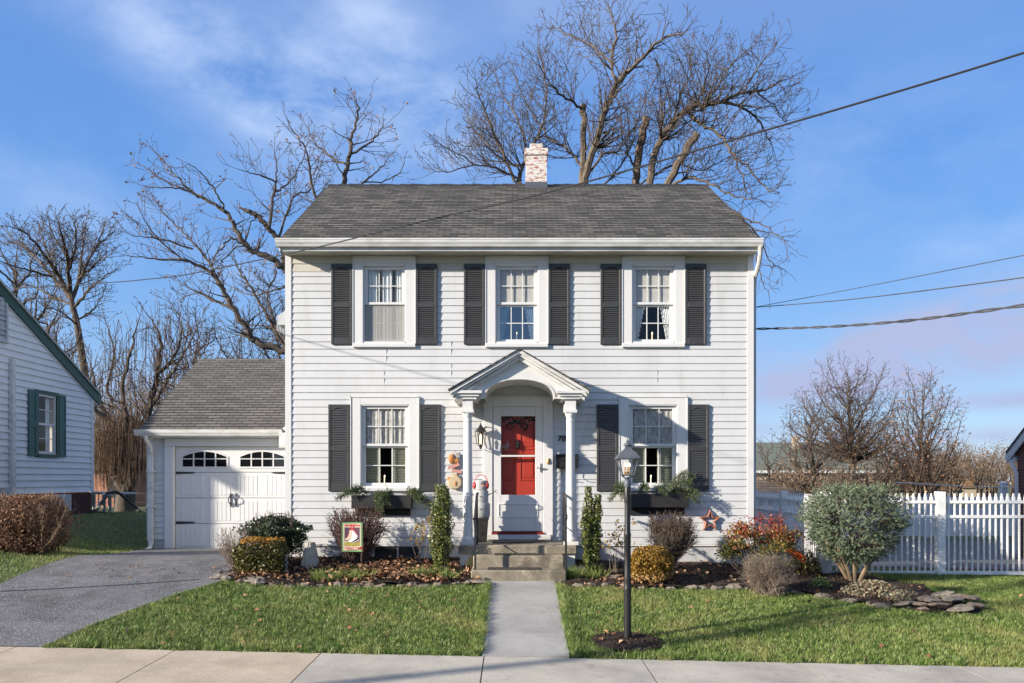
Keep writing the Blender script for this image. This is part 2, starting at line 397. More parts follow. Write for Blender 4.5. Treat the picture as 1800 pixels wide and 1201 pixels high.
def catmull(P,k=5):
    P=[Vector(p) for p in P]; Q=[P[0]*2-P[1]]+P+[P[-1]*2-P[-2]]; out=[]
    for i in range(1,len(Q)-2):
        for j in range(k):
            t=j/k; a,b,c,d=Q[i-1],Q[i],Q[i+1],Q[i+2]
            out.append(.5*((2*b)+(c-a)*t+(2*a-5*b+4*c-d)*t*t+(3*b-a-3*c+d)*t**3))
    out.append(P[-1]); return out
def limb(W,S,P,r0,r1,rr,tw=1.0,L=(.5,1.5),lvl=2,gap=.28,start=.15,tips=None,up=.08,rmin=.006,droop=0,ang=(35,75),wobble=.02,wob=.15,tip=True):
    """a hand-set limb through the points P, with twigs sprouting along it"""
    C=catmull(P,6); C=[c+rv(rr)*wobble for c in C]; n=len(C)
    rad=[r0+(r1-r0)*i/(n-1) for i in range(n)]
    W.tube(C,rad,7)
    acc=0
    for i in range(1,n):
        t=i/(n-1); sl=(C[i]-C[i-1]).length; acc+=sl
        if t<start: continue
        while acc>gap:
            acc-=gap
            if rr.random()>tw: continue
            d=(C[i]-C[i-1]).normalized(); ax=d.cross(rv(rr)).normalized(); a=math.radians(rr.uniform(*ang))
            cd=d*math.cos(a)+ax*math.sin(a)
            if cd.z<-.2 and droop==0: cd.z*=-.5
            grow(S,C[i],cd,rr.uniform(*L)*(1-.6*t),max(rmin,min(rad[i]*.45,.03)),lvl,rr,up,wob,.62,.2,rmin,tips=tips,droop=droop)
    if not tip: return
    d=(C[-1]-C[-2]).normalized()
    grow(S,C[-1],d,L[1]*.35,max(rmin,r1),max(1,lvl-1),rr,up,.16,.7,.15,rmin,tips=tips,droop=droop)
def leafcards(name,C,size,mat,parent=None,seed=1,normal=None,asp=.55,jit=.9,fold=.25,**kw):
    """one small folded leaf at each centre"""
    g=np.random.default_rng(seed); C=np.asarray(C,float); n=len(C)
    if n==0: return None
    D=g.normal(size=(n,3))*jit
    if normal is not None: D=D+np.asarray(normal)
    D/=np.linalg.norm(D,axis=1,keepdims=True)+1e-9
    X=np.cross(D,g.normal(size=(n,3))); X/=np.linalg.norm(X,axis=1,keepdims=True)+1e-9; Y=np.cross(D,X)
    s=(size*g.uniform(.6,1.3,n))[:,None]
    V=np.stack([C-Y*s*.5,C+X*s*asp*.5+D*s*fold*.5,C+Y*s*.5,C-X*s*asp*.5+D*s*fold*.5],1)
    Q=np.arange(4*n).reshape(n,4)
    return npmesh(name,V.reshape(-1,3),Q,mat,parent,**kw)
def blades(name,B,h,w,mat,parent=None,seed=1,lean=.5,**kw):
    g=np.random.default_rng(seed); B=np.asarray(B,float); n=len(B)
    a=g.uniform(0,2*PI,n); X=np.stack([np.cos(a),np.sin(a),np.zeros(n)],1)
    b=g.uniform(0,2*PI,n); hh=h*g.uniform(.55,1.25,n)
    l=np.stack([np.cos(b)*lean*hh*g.random(n),np.sin(b)*lean*hh*g.random(n),hh],1)
    V=np.stack([B-X*w*.5,B+X*w*.5,B+l*.6+X*w*.35,B+l*np.array([1.25,1.25,1])],1)
    V=np.stack([B-X*w*.5,B+X*w*.5,B+l*np.array([1.25,1.25,1])],1)
    return npmesh(name,V.reshape(-1,3),np.arange(3*n).reshape(n,3),mat,parent,**kw)
def shell(n,c,r,seed,inner=.55,zmin=-1,zmax=1,boxy=2.0,lump=.12):
    """points through the outer part of a lumpy superellipsoid, with outward normals"""
    g=np.random.default_rng(seed); P=[];Nn=[]
    while sum(len(p) for p in P)<n:
        D=g.normal(size=(n,3)); D/=np.linalg.norm(D,axis=1,keepdims=True)
        k=(np.abs(D)**boxy).sum(1)**(-1/boxy)
        f=g.uniform(inner**3,1,n)**(1/3)*(1+lump*(np.sin(D[:,0]*7+seed)+np.sin(D[:,1]*8+seed*2)+np.sin(D[:,2]*9))/2)
        p=D*(k*f)[:,None]; m=(p[:,2]>zmin)&(p[:,2]<zmax); P.append(p[m]); Nn.append(D[m])
    P=np.concatenate(P)[:n]; Nn=np.concatenate(Nn)[:n]
    return P*np.array(r)+np.array(c),Nn
glassmat('glass_dark',.06,(.12,.13,.14))
mplain('dark_red',(.22,.016,.018),.5)
SKY_SAT=1.15;SKY_HUE=.506;SKY_VAL=1.1;SKY_MIX=.78;SKY_STR=.092;SUN_E=5.0;EXPOSURE=.88
CLOUD_HI=(3.3,4.2,6.0);CLOUD_LO=(2.75,3.15,4.7)
# ------------------------------------------------------------- the setting
def sheet(name,xs,ds,mat,dz=0,mask=None,kind='structure',fn=None,**kw):
    X,D=np.meshgrid(xs,ds); Z=(fn or gz)(X,D)+dz
    V=np.stack([X,D,Z],-1).reshape(-1,3); nx=len(xs); nd=len(ds)
    I=np.arange(nx*nd).reshape(nd,nx)
    Q=np.stack([I[:-1,:-1],I[:-1,1:],I[1:,1:],I[1:,:-1]],-1)
    if mask is not None:
        cx=(X[:-1,:-1]+X[1:,1:])/2; cd=(D[:-1,:-1]+D[1:,1:])/2; Q=Q[mask(cx,cd)]
    return npmesh(name,V,Q.reshape(-1,4),mat,None,True,kind=kind,**kw)
gxs=np.unique(np.concatenate([np.linspace(-400,-20,14),np.linspace(-20,20,161),np.linspace(20,400,14)]))
gds=np.unique(np.concatenate([np.linspace(-200,0,9),np.linspace(0,8,9),np.linspace(8,24,81),np.linspace(24,60,19),np.linspace(60,700,17)]))
sheet('ground',gxs,gds,'soil_grass')
# road and kerb in front of the pavement
sheet('road',np.linspace(-80,80,5),np.linspace(-3.2,5.6,4),'road',.0,fn=lambda x,d:-2.07-.0204*(x-.2)-.12+0*d)
mb=MB()
for i in range(-8,9):
    x0=i*3; z0=-2.07-.0204*(x0-.2); z1=-2.07-.0204*(x0+3-.2)
    mb.add([(x0,5.6,z0-.25),(x0+2.99,5.6,z1-.25),(x0+2.99,5.6,z1-.01),(x0,5.6,z0-.01),(x0,5.75,z0-.25),(x0+2.99,5.75,z1-.25),(x0+2.99,5.75,z1),(x0,5.75,z0)],
     [(0,1,2,3),(3,2,6,7),(4,7,6,5),(0,3,7,4),(1,5,6,2)])
mb.build('kerb','concrete',kind='structure')
# pavement slabs
mb=MB(); warm=MB(); JX=[-14.9,-13.1,-11.2,-9.4,-7.5,-5.68,-3.86,-2.19,-.32,1.49,3.3,5.1,6.9,8.7,10.5,12.3,14.1]
for i in range(len(JX)-1):
    b=warm if JX[i+1]<-2.1 else mb
    x0,x1=JX[i]+.007,JX[i+1]-.007; f=lambda x,d:float(gz(x,d))+.012
    for d0,d1 in ((7.45,9.13),):
        p=[(x0,d0,f(x0,d0)),(x1,d0,f(x1,d0)),(x1,d1,f(x1,d1)),(x0,d1,f(x0,d1))]
        b.add([(a,c,z-.1) for a,c,z in p]+p,[(4,5,6,7),(0,1,5,4),(1,2,6,5),(2,3,7,6),(3,0,4,7)])
mb.build('sidewalk','concrete',kind='structure'); warm.build('sidewalk','concrete_warm',kind='structure')
# front walk
mb=MB()
for d0,d1 in ((9.15,9.98),(10.0,10.82),(10.845,12.04),(12.065,12.40)):
    p=[(-.345,d0),(.665,d0),(.665,d1),(-.345,d1)]
    p=[(x,d,float(gz(.2,d))+.018+.004*(d0>12)) for x,d in p]
    mb.add([(a,c,z-.1) for a,c,z in p]+p,[(4,5,6,7),(0,1,5,4),(1,2,6,5),(2,3,7,6),(3,0,4,7)])
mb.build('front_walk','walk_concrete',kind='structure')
# driveway
DRR=[(-5.1,7.4),(-5.40,9.13),(-5.25,9.9),(-4.98,10.8),(-4.70,11.5),(-4.42,12.0),(-4.30,12.6),(-4.25,14),(-4.2,16.75)]
DRL=[(-8.2,7.4),(-7.42,9.13),(-7.5,11.66),(-7.62,14),(-7.66,16.75)]
def dr_right(d): return np.interp(d,[p[1] for p in DRR],[p[0] for p in DRR])
def dr_left(d): return np.interp(d,[p[1] for p in DRL],[p[0] for p in DRL])
dd=np.linspace(9.14,16.72,60); uu=np.linspace(0,1,14)
Dm=np.repeat(dd[:,None],14,1); Xm=dr_left(Dm)*(1-uu)+dr_right(Dm)*uu
V=np.stack([Xm,Dm,gz(Xm,Dm)+.015],-1).reshape(-1,3); I=np.arange(60*14).reshape(60,14)
npmesh('driveway',V,np.stack([I[:-1,:-1],I[:-1,1:],I[1:,1:],I[1:,:-1]],-1).reshape(-1,4),'asphalt',None,True,kind='structure')
mb=MB(); A=[gp(0,1042),gp(120,1036),gp(240,1029),gp(352,1021)]
pts=catmull([(x,d,0) for x,d in A],8)
for a,b in zip(pts[:-1],pts[1:]):
    w=.018
    mb.quad(*[(x,y,float(gz(x,y))+.019) for x,y in ((a.x,a.y-w),(b.x,b.y-w),(b.x,b.y+w),(a.x,a.y+w))])
mb.build('driveway_seam','tar',kind='structure')

# concrete apron at the garage door
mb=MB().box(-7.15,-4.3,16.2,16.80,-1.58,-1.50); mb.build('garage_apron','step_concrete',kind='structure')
# beds of mulch
BEDL=[gp(*p) for p in ((372,1014),(420,1026),(480,1032),(560,1034),(640,1033),(720,1032),(800,1031),(838,1032))]+[(-.52,12.6),(-.65,13.0),(-.9,14.05),(-3.95,14.05),(-4.25,14.05),(-4.3,12.8)]
BEDR=[(.85,12.55),(.72,12.3)]+[gp(*p) for p in ((1000,1033),(1060,1034),(1140,1037),(1230,1039),(1320,1038),(1400,1045),(1480,1058),(1560,1071),(1640,1080),(1715,1082),(1730,1073),(1690,1060),(1640,1052))]+[(6.6,12.75),(6.0,13.2),(5.4,13.6),(4.6,14.05),(1.0,14.05)]
LAMP=gp(1103,1127)
def in_bed(x,d): return inpoly(x,d,BEDL)|inpoly(x,d,BEDR)
def in_lamp(x,d): return ((x-LAMP[0]+.02)/.43)**2+((d-LAMP[1]+.10)/.34)**2<1
def mound(x,d):
    return gz(x,d)+.035+.03*np.sin(x*3.1+1)*np.sin(d*4.3)+.015*np.sin(x*11)*np.sin(d*13)
sheet('mulch_bed',np.linspace(-4.6,-.4,140),np.linspace(11.4,14.06,90),'mulch',fn=mound,mask=lambda x,d:inpoly(x,d,BEDL))
sheet('mulch_bed',np.linspace(.6,7.4,200),np.linspace(10.6,14.06,110),'mulch',fn=mound,mask=lambda x,d:inpoly(x,d,BEDR))
sheet('mulch_ring',np.linspace(LAMP[0]-.6,LAMP[0]+.6,40),np.linspace(LAMP[1]-.6,LAMP[1]+.5,40),'mulch',fn=lambda x,d:gz(x,d)+.03,mask=in_lamp)
# back yard paving
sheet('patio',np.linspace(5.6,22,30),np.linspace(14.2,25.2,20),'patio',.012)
# grass
g=NR
def cand(n,x0,x1,d0,d1): return g.uniform(x0,x1,n),g.uniform(d0,d1,n)
def wig(x,d): return .035*np.sin(x*9+d*5)+.03*np.sin(x*17-d*11)
xs=[];ds=[]
for n,(a,b,c,d) in ((150000,(-5.6,-.2,9.0,12.6)),(290000,(.5,9.6,9.0,13.7)),(64000,(-12.4,-7.3,9.6,17)),(13000,(-12.3,-7.6,17,25)),(28000,(6,11.5,12.2,14.0))):
    x,dd_=cand(n,a,b,c,d); xs.append(x); ds.append(dd_)
x=np.concatenate(xs); d=np.concatenate(ds); w=wig(x,d)
ok=(d>9.13+w*.8)&~in_bed(x+w*.6,d+w)&~in_lamp(x+w,d+w)&~((x>-.36+w*.3)&(x<.68-w*.3)&(d<12.5))
ok&=~((x>dr_left(d)+w*.5)&(x<dr_right(d)-w*.5)&(d<16.9))
ok&=~((x>-4.3)&(x<4.4)&(d>13.9))&~((d>13.72)&(x>4.4))&~((x>-.7)&(x<.9)&(d>12.3))
ok&=~((x<-12.3)&(d>13.8))
x=x[ok]; d=d[ok]
tuft_=np.sin(x*31+3*np.sin(d*9))*np.sin(d*37+2*np.sin(x*13)); keep=g.random(len(x))<.78+.3*tuft_; x=x[keep]; d=d[keep]
blades('lawn_grass',np.stack([x,d,gz(x,d)-.004],1),.052,.0095,'grass_blade',None,3,.9,label='short green lawn with straw coloured blades mixed in',cat='grass',kind='stuff')
# longer tufts the mower missed, along the edges and here and there
T=[]
for q in range(900):
    e=g.random()
    if e<.3: xx=-.36-abs(g.normal(0,.05)); yy=g.uniform(9.2,12.2)
    elif e<.5: xx=.69+abs(g.normal(0,.05)); yy=g.uniform(9.2,12.2)
    elif e<.7: xx=g.uniform(-5.2,7); yy=9.15+abs(g.normal(0,.05))
    else: xx=g.uniform(-5,8); yy=g.uniform(9.2,12.6)
    if -.34<xx<.66 or xx<float(dr_right(yy))+.05: continue
    T.append((xx,yy))
T=np.array(T); k=~in_bed(T[:,0],T[:,1])&~in_lamp(T[:,0],T[:,1]); T=np.repeat(T[k],16,0)+g.normal(0,.022,(k.sum()*16,2))
blades('grass_tufts',np.stack([T[:,0],T[:,1],gz(T[:,0],T[:,1])],1),.085,.009,'grass_blade',None,13,.9,label='longer uncut tufts along the edges of the lawn',cat='grass',kind='stuff')
c=gp(232,1006); x=g.normal(c[0],.35,46); d=g.normal(c[1],.3,46)
leafcards('driveway_chips',np.stack([x,d,gz(x,d)+.025],1),.05,'box_straw',None,14,normal=(0,0,2),asp=.5,jit=.4,label='pale wood chips lying on the driveway in front of the garage',cat='chips',kind='stuff')
# bark chips, fallen leaves
def scatter(n,poly,bbox):
    x,d=cand(n*3,*bbox); k=inpoly(x,d,poly); return x[k][:n],d[k][:n]
P=[]
for poly,bb in ((BEDL,(-4.6,-.4,11.4,14.0)),(BEDR,(.6,7.4,10.6,14.0))):
    x,d=scatter(9000,poly,bb); P.append(np.stack([x,d,mound(x,d)+.012],1))
x,d=cand(900,LAMP[0]-.5,LAMP[0]+.5,LAMP[1]-.5,LAMP[1]+.3); k=in_lamp(x,d); P.append(np.stack([x[k],d[k],gz(x[k],d[k])+.045],1))
leafcards('bark_chips',np.concatenate(P),.035,'chip',None,5,normal=(0,0,1),asp=.4,jit=.8,label='dark brown bark chips covering the flower beds',cat='mulch',kind='stuff')
P=[]
x=g.normal(-1.75,.62,1500); d=g.normal(12.75,.42,1500); k=inpoly(x,d,BEDL); P.append(np.stack([x[k],d[k],mound(x[k],d[k])+.03+.03*g.random(k.sum())],1))
x=g.normal(-3.95,.3,260); d=g.normal(12.35,.14,260); k=inpoly(x,d,BEDL); P.append(np.stack([x[k],d[k],mound(x[k],d[k])+.025],1))
x,d=scatter(380,BEDL,(-4.6,-.4,11.4,14.0)); P.append(np.stack([x,d,mound(x,d)+.02],1))
x,d=scatter(160,BEDR,(.6,7.4,10.6,14.0)); P.append(np.stack([x,d,mound(x,d)+.02],1))
x=g.normal(2.05,.35,150); d=g.normal(12.5,.22,150); P.append(np.stack([x,d,mound(x,d)+.02],1))
leafcards('fallen_leaves',np.concatenate(P),.075,'fallen',None,6,normal=(0,0,1.3),asp=.7,jit=.7,fold=.5,label='dry brown fallen leaves drifted over the flower beds',cat='leaves',kind='stuff')
P=[]
x,d=cand(95,-5.2,-.4,9.2,12.2); k=(x>dr_right(d)+.1)&~in_bed(x,d); P.append(np.stack([x[k],d[k],gz(x[k],d[k])+.045],1))
x,d=cand(36,.8,8,9.2,12.4); k=~in_bed(x,d); P.append(np.stack([x[k],d[k],gz(x[k],d[k])+.045],1))
x,d=cand(14,-7.2,-4.6,11.8,13.6); P.append(np.stack([x,d,gz(x,d)+.03],1))
x,d=cand(14,LAMP[0]-.4,LAMP[0]+.4,LAMP[1]-.2,LAMP[1]+.25); P.append(np.stack([x,d,gz(x,d)+.05],1))
leafcards('scattered_leaves',np.concatenate(P),.066,'fallen',None,8,normal=(0,0,1.6),asp=.75,jit=.6,fold=.5,label='single dry leaves scattered on the front lawn and driveway',cat='leaves',kind='stuff')

# ------------------------------------------------------------- the house
def wallfn(axis,plane,sign):
    if axis=='y': return lambda u,o,z:(u,plane+sign*o,z)
    return lambda u,o,z:(plane+sign*o,u,z)
def siding(mb,fn,u0,u1,z0,z1,expo,holes=(),lap=.014,clip=None):
    """clapboards; o grows outwards"""
    n=int(math.ceil((z1-z0)/expo-1e-6))
    for i in range(n):
        a=z0+i*expo; b=min(z1,a+expo)
        cuts=sorted({a,b}|{h for H in holes for h in (H[2],H[3]) if a+1e-4<h<b-1e-4})
        for c,e in zip(cuts[:-1],cuts[1:]):
            m=(c+e)/2; lo,hi=(u0,u1) if clip is None else clip(m)
            segs=[(lo,hi)]
            for H in holes:
                if H[2]<m<H[3]:
                    ns=[]
                    for s0,s1 in segs:
                        if H[0]>s0: ns.append((s0,min(s1,H[0])))
                        if H[1]<s1: ns.append((max(s0,H[1]),s1))
                    segs=[q for q in ns if q[1]-q[0]>1e-4]
            oc=lap*(1-(c-a)/expo)+.002; oe=lap*(1-(e-a)/expo)+.002
            for s0,s1 in segs:
                if s1-s0<1e-4: continue
                mb.quad(fn(s0,oc,c),fn(s1,oc,c),fn(s1,oe,e),fn(s0,oe,e))
                if abs(c-a)<1e-6: mb.quad(fn(s0,0,c),fn(s1,0,c),fn(s1,oc,c),fn(s0,oc,c))
X0,X1,FD,BD=-3.96,4.22,14.0,20.6
WT,WB=3.905,-1.17
house=thing('house',(.13,17.3,-1.6),'two storey white clapboard house with black shutters and a red front door','house')
ff=wallfn('y',FD,-1)
UPW=[('a',-2.24),('b',.085),('c',2.48)]; LOW=[('d',-2.23),('e',2.475)]
def uprect(cx): return (cx-.375,cx+.375,2.36,3.73)
def lorect(cx): return (cx-.425,cx+.425,-.17,1.28)
DOOR=(-.34,.545,-1.0,1.25)
holes=[uprect(c) for _,c in UPW]+[lorect(c) for _,c in LOW]+[DOOR]
holes=[(a+.0,b,c,d) for a,b,c,d in holes]
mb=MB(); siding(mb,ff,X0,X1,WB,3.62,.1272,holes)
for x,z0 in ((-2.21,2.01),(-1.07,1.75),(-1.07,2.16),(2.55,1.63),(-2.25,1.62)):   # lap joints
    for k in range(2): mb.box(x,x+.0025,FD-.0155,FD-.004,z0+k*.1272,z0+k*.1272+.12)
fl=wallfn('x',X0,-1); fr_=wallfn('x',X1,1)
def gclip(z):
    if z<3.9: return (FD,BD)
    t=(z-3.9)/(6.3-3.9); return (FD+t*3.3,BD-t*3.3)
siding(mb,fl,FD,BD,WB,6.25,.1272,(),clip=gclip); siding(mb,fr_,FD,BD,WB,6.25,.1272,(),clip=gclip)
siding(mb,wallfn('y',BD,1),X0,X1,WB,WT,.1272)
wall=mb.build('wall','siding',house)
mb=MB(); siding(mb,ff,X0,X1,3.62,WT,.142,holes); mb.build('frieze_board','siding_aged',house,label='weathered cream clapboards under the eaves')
mb=MB()
for x0,x1 in ((X0-.022,X0+.085),(X1-.085,X1+.022)):
    mb.box(x0,x1,FD-.024,FD+.09,-1.19,WT+.001); mb.box(x0,x1,BD-.09,BD+.024,-1.19,WT)
mb.build_each('corner_board','white',house)
mb=MB().box(X0+.03,X1-.03,FD+.02,BD-.02,-1.75,-1.165)
fnd=mb.build('foundation','foundation',house)
mb=MB().box(X0+.02,X1-.02,FD-.012,FD+.1,-1.20,-1.168); mb.build('starter_strip','white_worn',house)
mb=MB().box(-2.42,-1.62,FD+.002,FD+.06,-1.48,-1.22); bw=mb.build('basement_window','black',house)
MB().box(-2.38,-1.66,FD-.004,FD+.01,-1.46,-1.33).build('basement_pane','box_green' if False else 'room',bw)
mb=MB()
for x in (-2.44,-2.02,-1.63): mb.box(x,x+.025,FD-.012,FD+.02,-1.48,-1.215)
mb.build_each('window_frame','foundation',bw)
MB().box(X0+.1,X1-.1,14.95,15.0,-1.1,3.8).build('dark_backing','room',house)  # dark sheet stands in for the unlit rooms behind the front windows
# roof in courses of shingles
def shingle_roof(name,parent,x0,x1,ye,ze,yr,zr,mat,back=True,expo=.127):
    mb=MB(); L=math.hypot(yr-ye,zr-ze); n=int(L/expo); cy,cz=(yr-ye)/L,(zr-ze)/L
    rr=random.Random(3)
    for i in range(n+1):
        a=i*expo; b=min(L,a+expo); j=rr.uniform(.004,.008); nx,nz=-cz,cy
        p=lambda s,h,x:(x,ye+cy*s+nx*h,ze+cz*s+nz*h)
        m=24; xs_=[x0+(x1-x0)*k/m for k in range(m+1)]; hh=[j+rr.uniform(-.0015,.002) for _ in xs_]
        for k in range(m):
            mb.quad(p(a,hh[k]+.008,xs_[k]),p(a,hh[k+1]+.008,xs_[k+1]),p(b,.003,xs_[k+1]),p(b,.003,xs_[k]))
            mb.quad(p(a,-.002,xs_[k]),p(a,-.002,xs_[k+1]),p(a,hh[k+1]+.008,xs_[k+1]),p(a,hh[k]+.008,xs_[k]))
    # deck: underside, back slope and rake edges
    yb=2*yr-ye; t=.05
    if back: mb.quad((x0,yr,zr),(x1,yr,zr),(x1,yb,ze),(x0,yb,ze))
    for x in (x0,x1):
        mb.quad((x,ye,ze),(x,yr,zr),(x,yr,zr-t),(x,ye,ze-t))
        if back: mb.quad((x,yb,ze),(x,yr,zr),(x,yr,zr-t),(x,yb,ze-t))
    mb.quad((x0,ye,ze-t),(x1,ye,ze-t),(x1,yr,zr-t),(x0,yr,zr-t))
    if back: mb.quad((x0,yb,ze-t),(x1,yb,ze-t),(x1,yr,zr-t),(x0,yr,zr-t))
    mb.quad((x0,ye,ze),(x1,ye,ze),(x1,ye,ze-t),(x0,ye,ze-t))
    rf=mb.build(name,mat,parent)
    rm=MB(); k=int((x1-x0)/.22)
    for i in range(k):
        a=x0+(x1-x0)*i/k; b=x0+(x1-x0)*(i+1)/k; h=.022+.006*(i%3)
        rm.add([(a,yr-.12,zr-.12*cz/cy+.015),(b,yr-.12,zr-.12*cz/cy+.012),(b,yr,zr+h),(a,yr,zr+h+.008),(a,yr+.12,zr-.12*cz/cy+.015),(b,yr+.12,zr-.12*cz/cy+.012)],
               [(0,1,2,3),(3,2,5,4)])
    rm.build('ridge_cap','black_wood' if mat=='shingle' else mat,rf)
    return rf
roof=shingle_roof('roof',house,-3.985,4.245,13.62,4.075,17.3,6.35,'shingle')
# eaves
def gutter(mb,x0,x1,y,z,s=.125,h=.115):
    """ogee gutter: front lip at y, top at z"""
    prof=[(y+s,z-h),(y+.045,z-h),(y+.03,z-h*.72),(y+.012,z-h*.5),(y+.006,z-h*.22),(y,z-h*.18),(y,z),(y+.012,z),(y+.012,z-.02),(y+s,z-.03)]
    n=len(prof); mb.add([(x0,a,b) for a,b in prof]+[(x1,a,b) for a,b in prof],
      [tuple(range(n)),tuple(range(2*n-1,n-1,-1))]+[(i,i+n,(i+1)%n+n,(i+1)%n) for i in range(n)])
mb=MB(); gutter(mb,-4.03,4.275,13.53,4.075,.13,.13); mb.build('gutter','white_worn',house)
MB().box(X0-.03,X1+.03,13.64,13.68,3.885,4.03).build('fascia','white_worn',house)
mb=MB().box(X0-.02,X1+.02,13.68,FD+.01,3.903,3.925)
mb.build('soffit','soffit',house)
mb=MB()
for i in range(62): mb.box(X0+.12+i*.131,X0+.145+i*.131,13.684,13.712,3.897,3.904)
mb.build_each('soffit_vent','black',house)
# rake boards
mb=MB()
for x0,x1 in ((X0-.024,X0-.003),(X1+.003,X1+.024)):
    for s in (1,-1):
        yr=17.3; ye=yr-s*3.68
        mb.add([(x0,ye,3.88),(x1,ye,3.88),(x1,yr,6.16),(x0,yr,6.16),(x0,ye,4.03),(x1,ye,4.03),(x1,yr,6.3),(x0,yr,6.3)],
         [(0,3,2,1),(4,5,6,7),(0,1,5,4),(1,2,6,5),(2,3,7,6),(3,0,4,7)])
mb.build_each('rake_board','white',house)
# downspout at the right corner
mb=MB(); mb.tube([(4.235,13.58,3.95),(4.25,13.62,3.86),(4.275,13.78,3.72),(4.285,14.06,3.52),(4.285,14.1,3.3)],.04,8)
ds_=mb.build('downspout','white_worn',house)
MB().box(4.245,4.31,14.06,14.15,-1.45,3.32).build('lower_pipe','zinc',ds_)
# awning on the left wall
mb=MB(); fnL=lambda u,o,z:(X0-o,u,z)
mb.add([(X0-.02,15.0,3.33),(X0-.02,15.9,3.33),(X0-.46,15.9,3.05),(X0-.46,15.0,3.05),(X0-.46,15.0,2.88),(X0-.46,15.9,2.88),(X0-.02,15.0,2.88),(X0-.02,15.9,2.88)],
   [(0,1,2,3),(3,2,5,4),(0,3,4,6),(1,7,5,2)])
for k in range(9): mb.box(X0-.47,X0-.455,15.0+k*.11,15.0+k*.11+.012,2.78,3.055)
mb.build('awning','zinc',house)
# chimney, through the ridge
mb=MB().box(.30,.745,17.08,17.52,6.0,6.92)
mb.box(.275,.77,17.055,17.545,6.925,7.06).box(.39,.66,17.16,17.43,7.06,7.20)
ch=mb.build('chimney','chimney_brick',roof)
MB().box(.288,.757,17.07,17.53,6.0,6.345).build('flashing','lamp_grey',ch)
# windows
def louvers(mb,x0,x1,z0,z1,y,n):
    for i in range(n):
        a=z0+(z1-z0)*i/n; h=(z1-z0)/n
        mb.add([(x0,y-.014,a),(x1,y-.012,a),(x1,y+.004,a+h*1.02),(x0,y+.004,a+h*1.02)],[(0,1,2,3)])
        mb.add([(x0,y-.012,a),(x1,y-.012,a),(x1,y+.004,a),(x0,y+.004,a)],[(3,2,1,0)])
def shutter_mb(h,w=.375):
    mb=MB(); y0,y1=-.034,0.0; s=.045
    mb.bbox(0,s,y0,y1,0,h).bbox(w-s,w,y0,y1,0,h)
    mid=h*.487
    mb.bbox(s,w-s,y0+.002,y1,0,.115).bbox(s,w-s,y0+.002,y1,mid-.04,mid+.045)
    n=10; top=h-.095     # arched head rail
    poly=[(s,h),(s,top)]+[(s+.03+(w-2*s-.06)*i/n,top+.038*math.sin(PI*i/n)) for i in range(n+1)]+[(w-s,top),(w-s,h)]
    mb.prism(poly,lambda u,o,z:(u,o,z),y0+.002,y1)
    louvers(mb,s,w-s,.115,mid-.04,y0+.016,16); louvers(mb,s,w-s,mid+.045,top+.03,y0+.016,16)
    return mb
SHUT={}
def put_shutter(x,z,h):
    if h not in SHUT:
        o=shutter_mb(h).build('shutter','black_shutter',None); SHUT[h]=o; o.parent=house
    else:
        o=SHUT[h].copy(); COL.objects.link(o); o.parent=house
    b=ORG['house']; o.location=(x-b[0],FD-.016-b[1],z-b[2]); return o
def wavy(mb,x0,x1,z0,z1,y,n=9,amp=.018,taper=None):
    m=n*6; vs=[];k=8
    for i in range(m+1):
        t=i/m
        for j in range(k+1):
            s=j/k; z=z1+(z0-z1)*s; xa=x0+(x1-x0)*t
            if taper: xa=taper(t,s)
            vs.append((xa,y+amp*math.sin(t*n*2*PI)*(0.6+.4*s),z))
    mb.add(vs,[(i*(k+1)+j,(i+1)*(k+1)+j,(i+1)*(k+1)+j+1,i*(k+1)+j+1) for i in range(m) for j in range(k)]); mb.sm=True
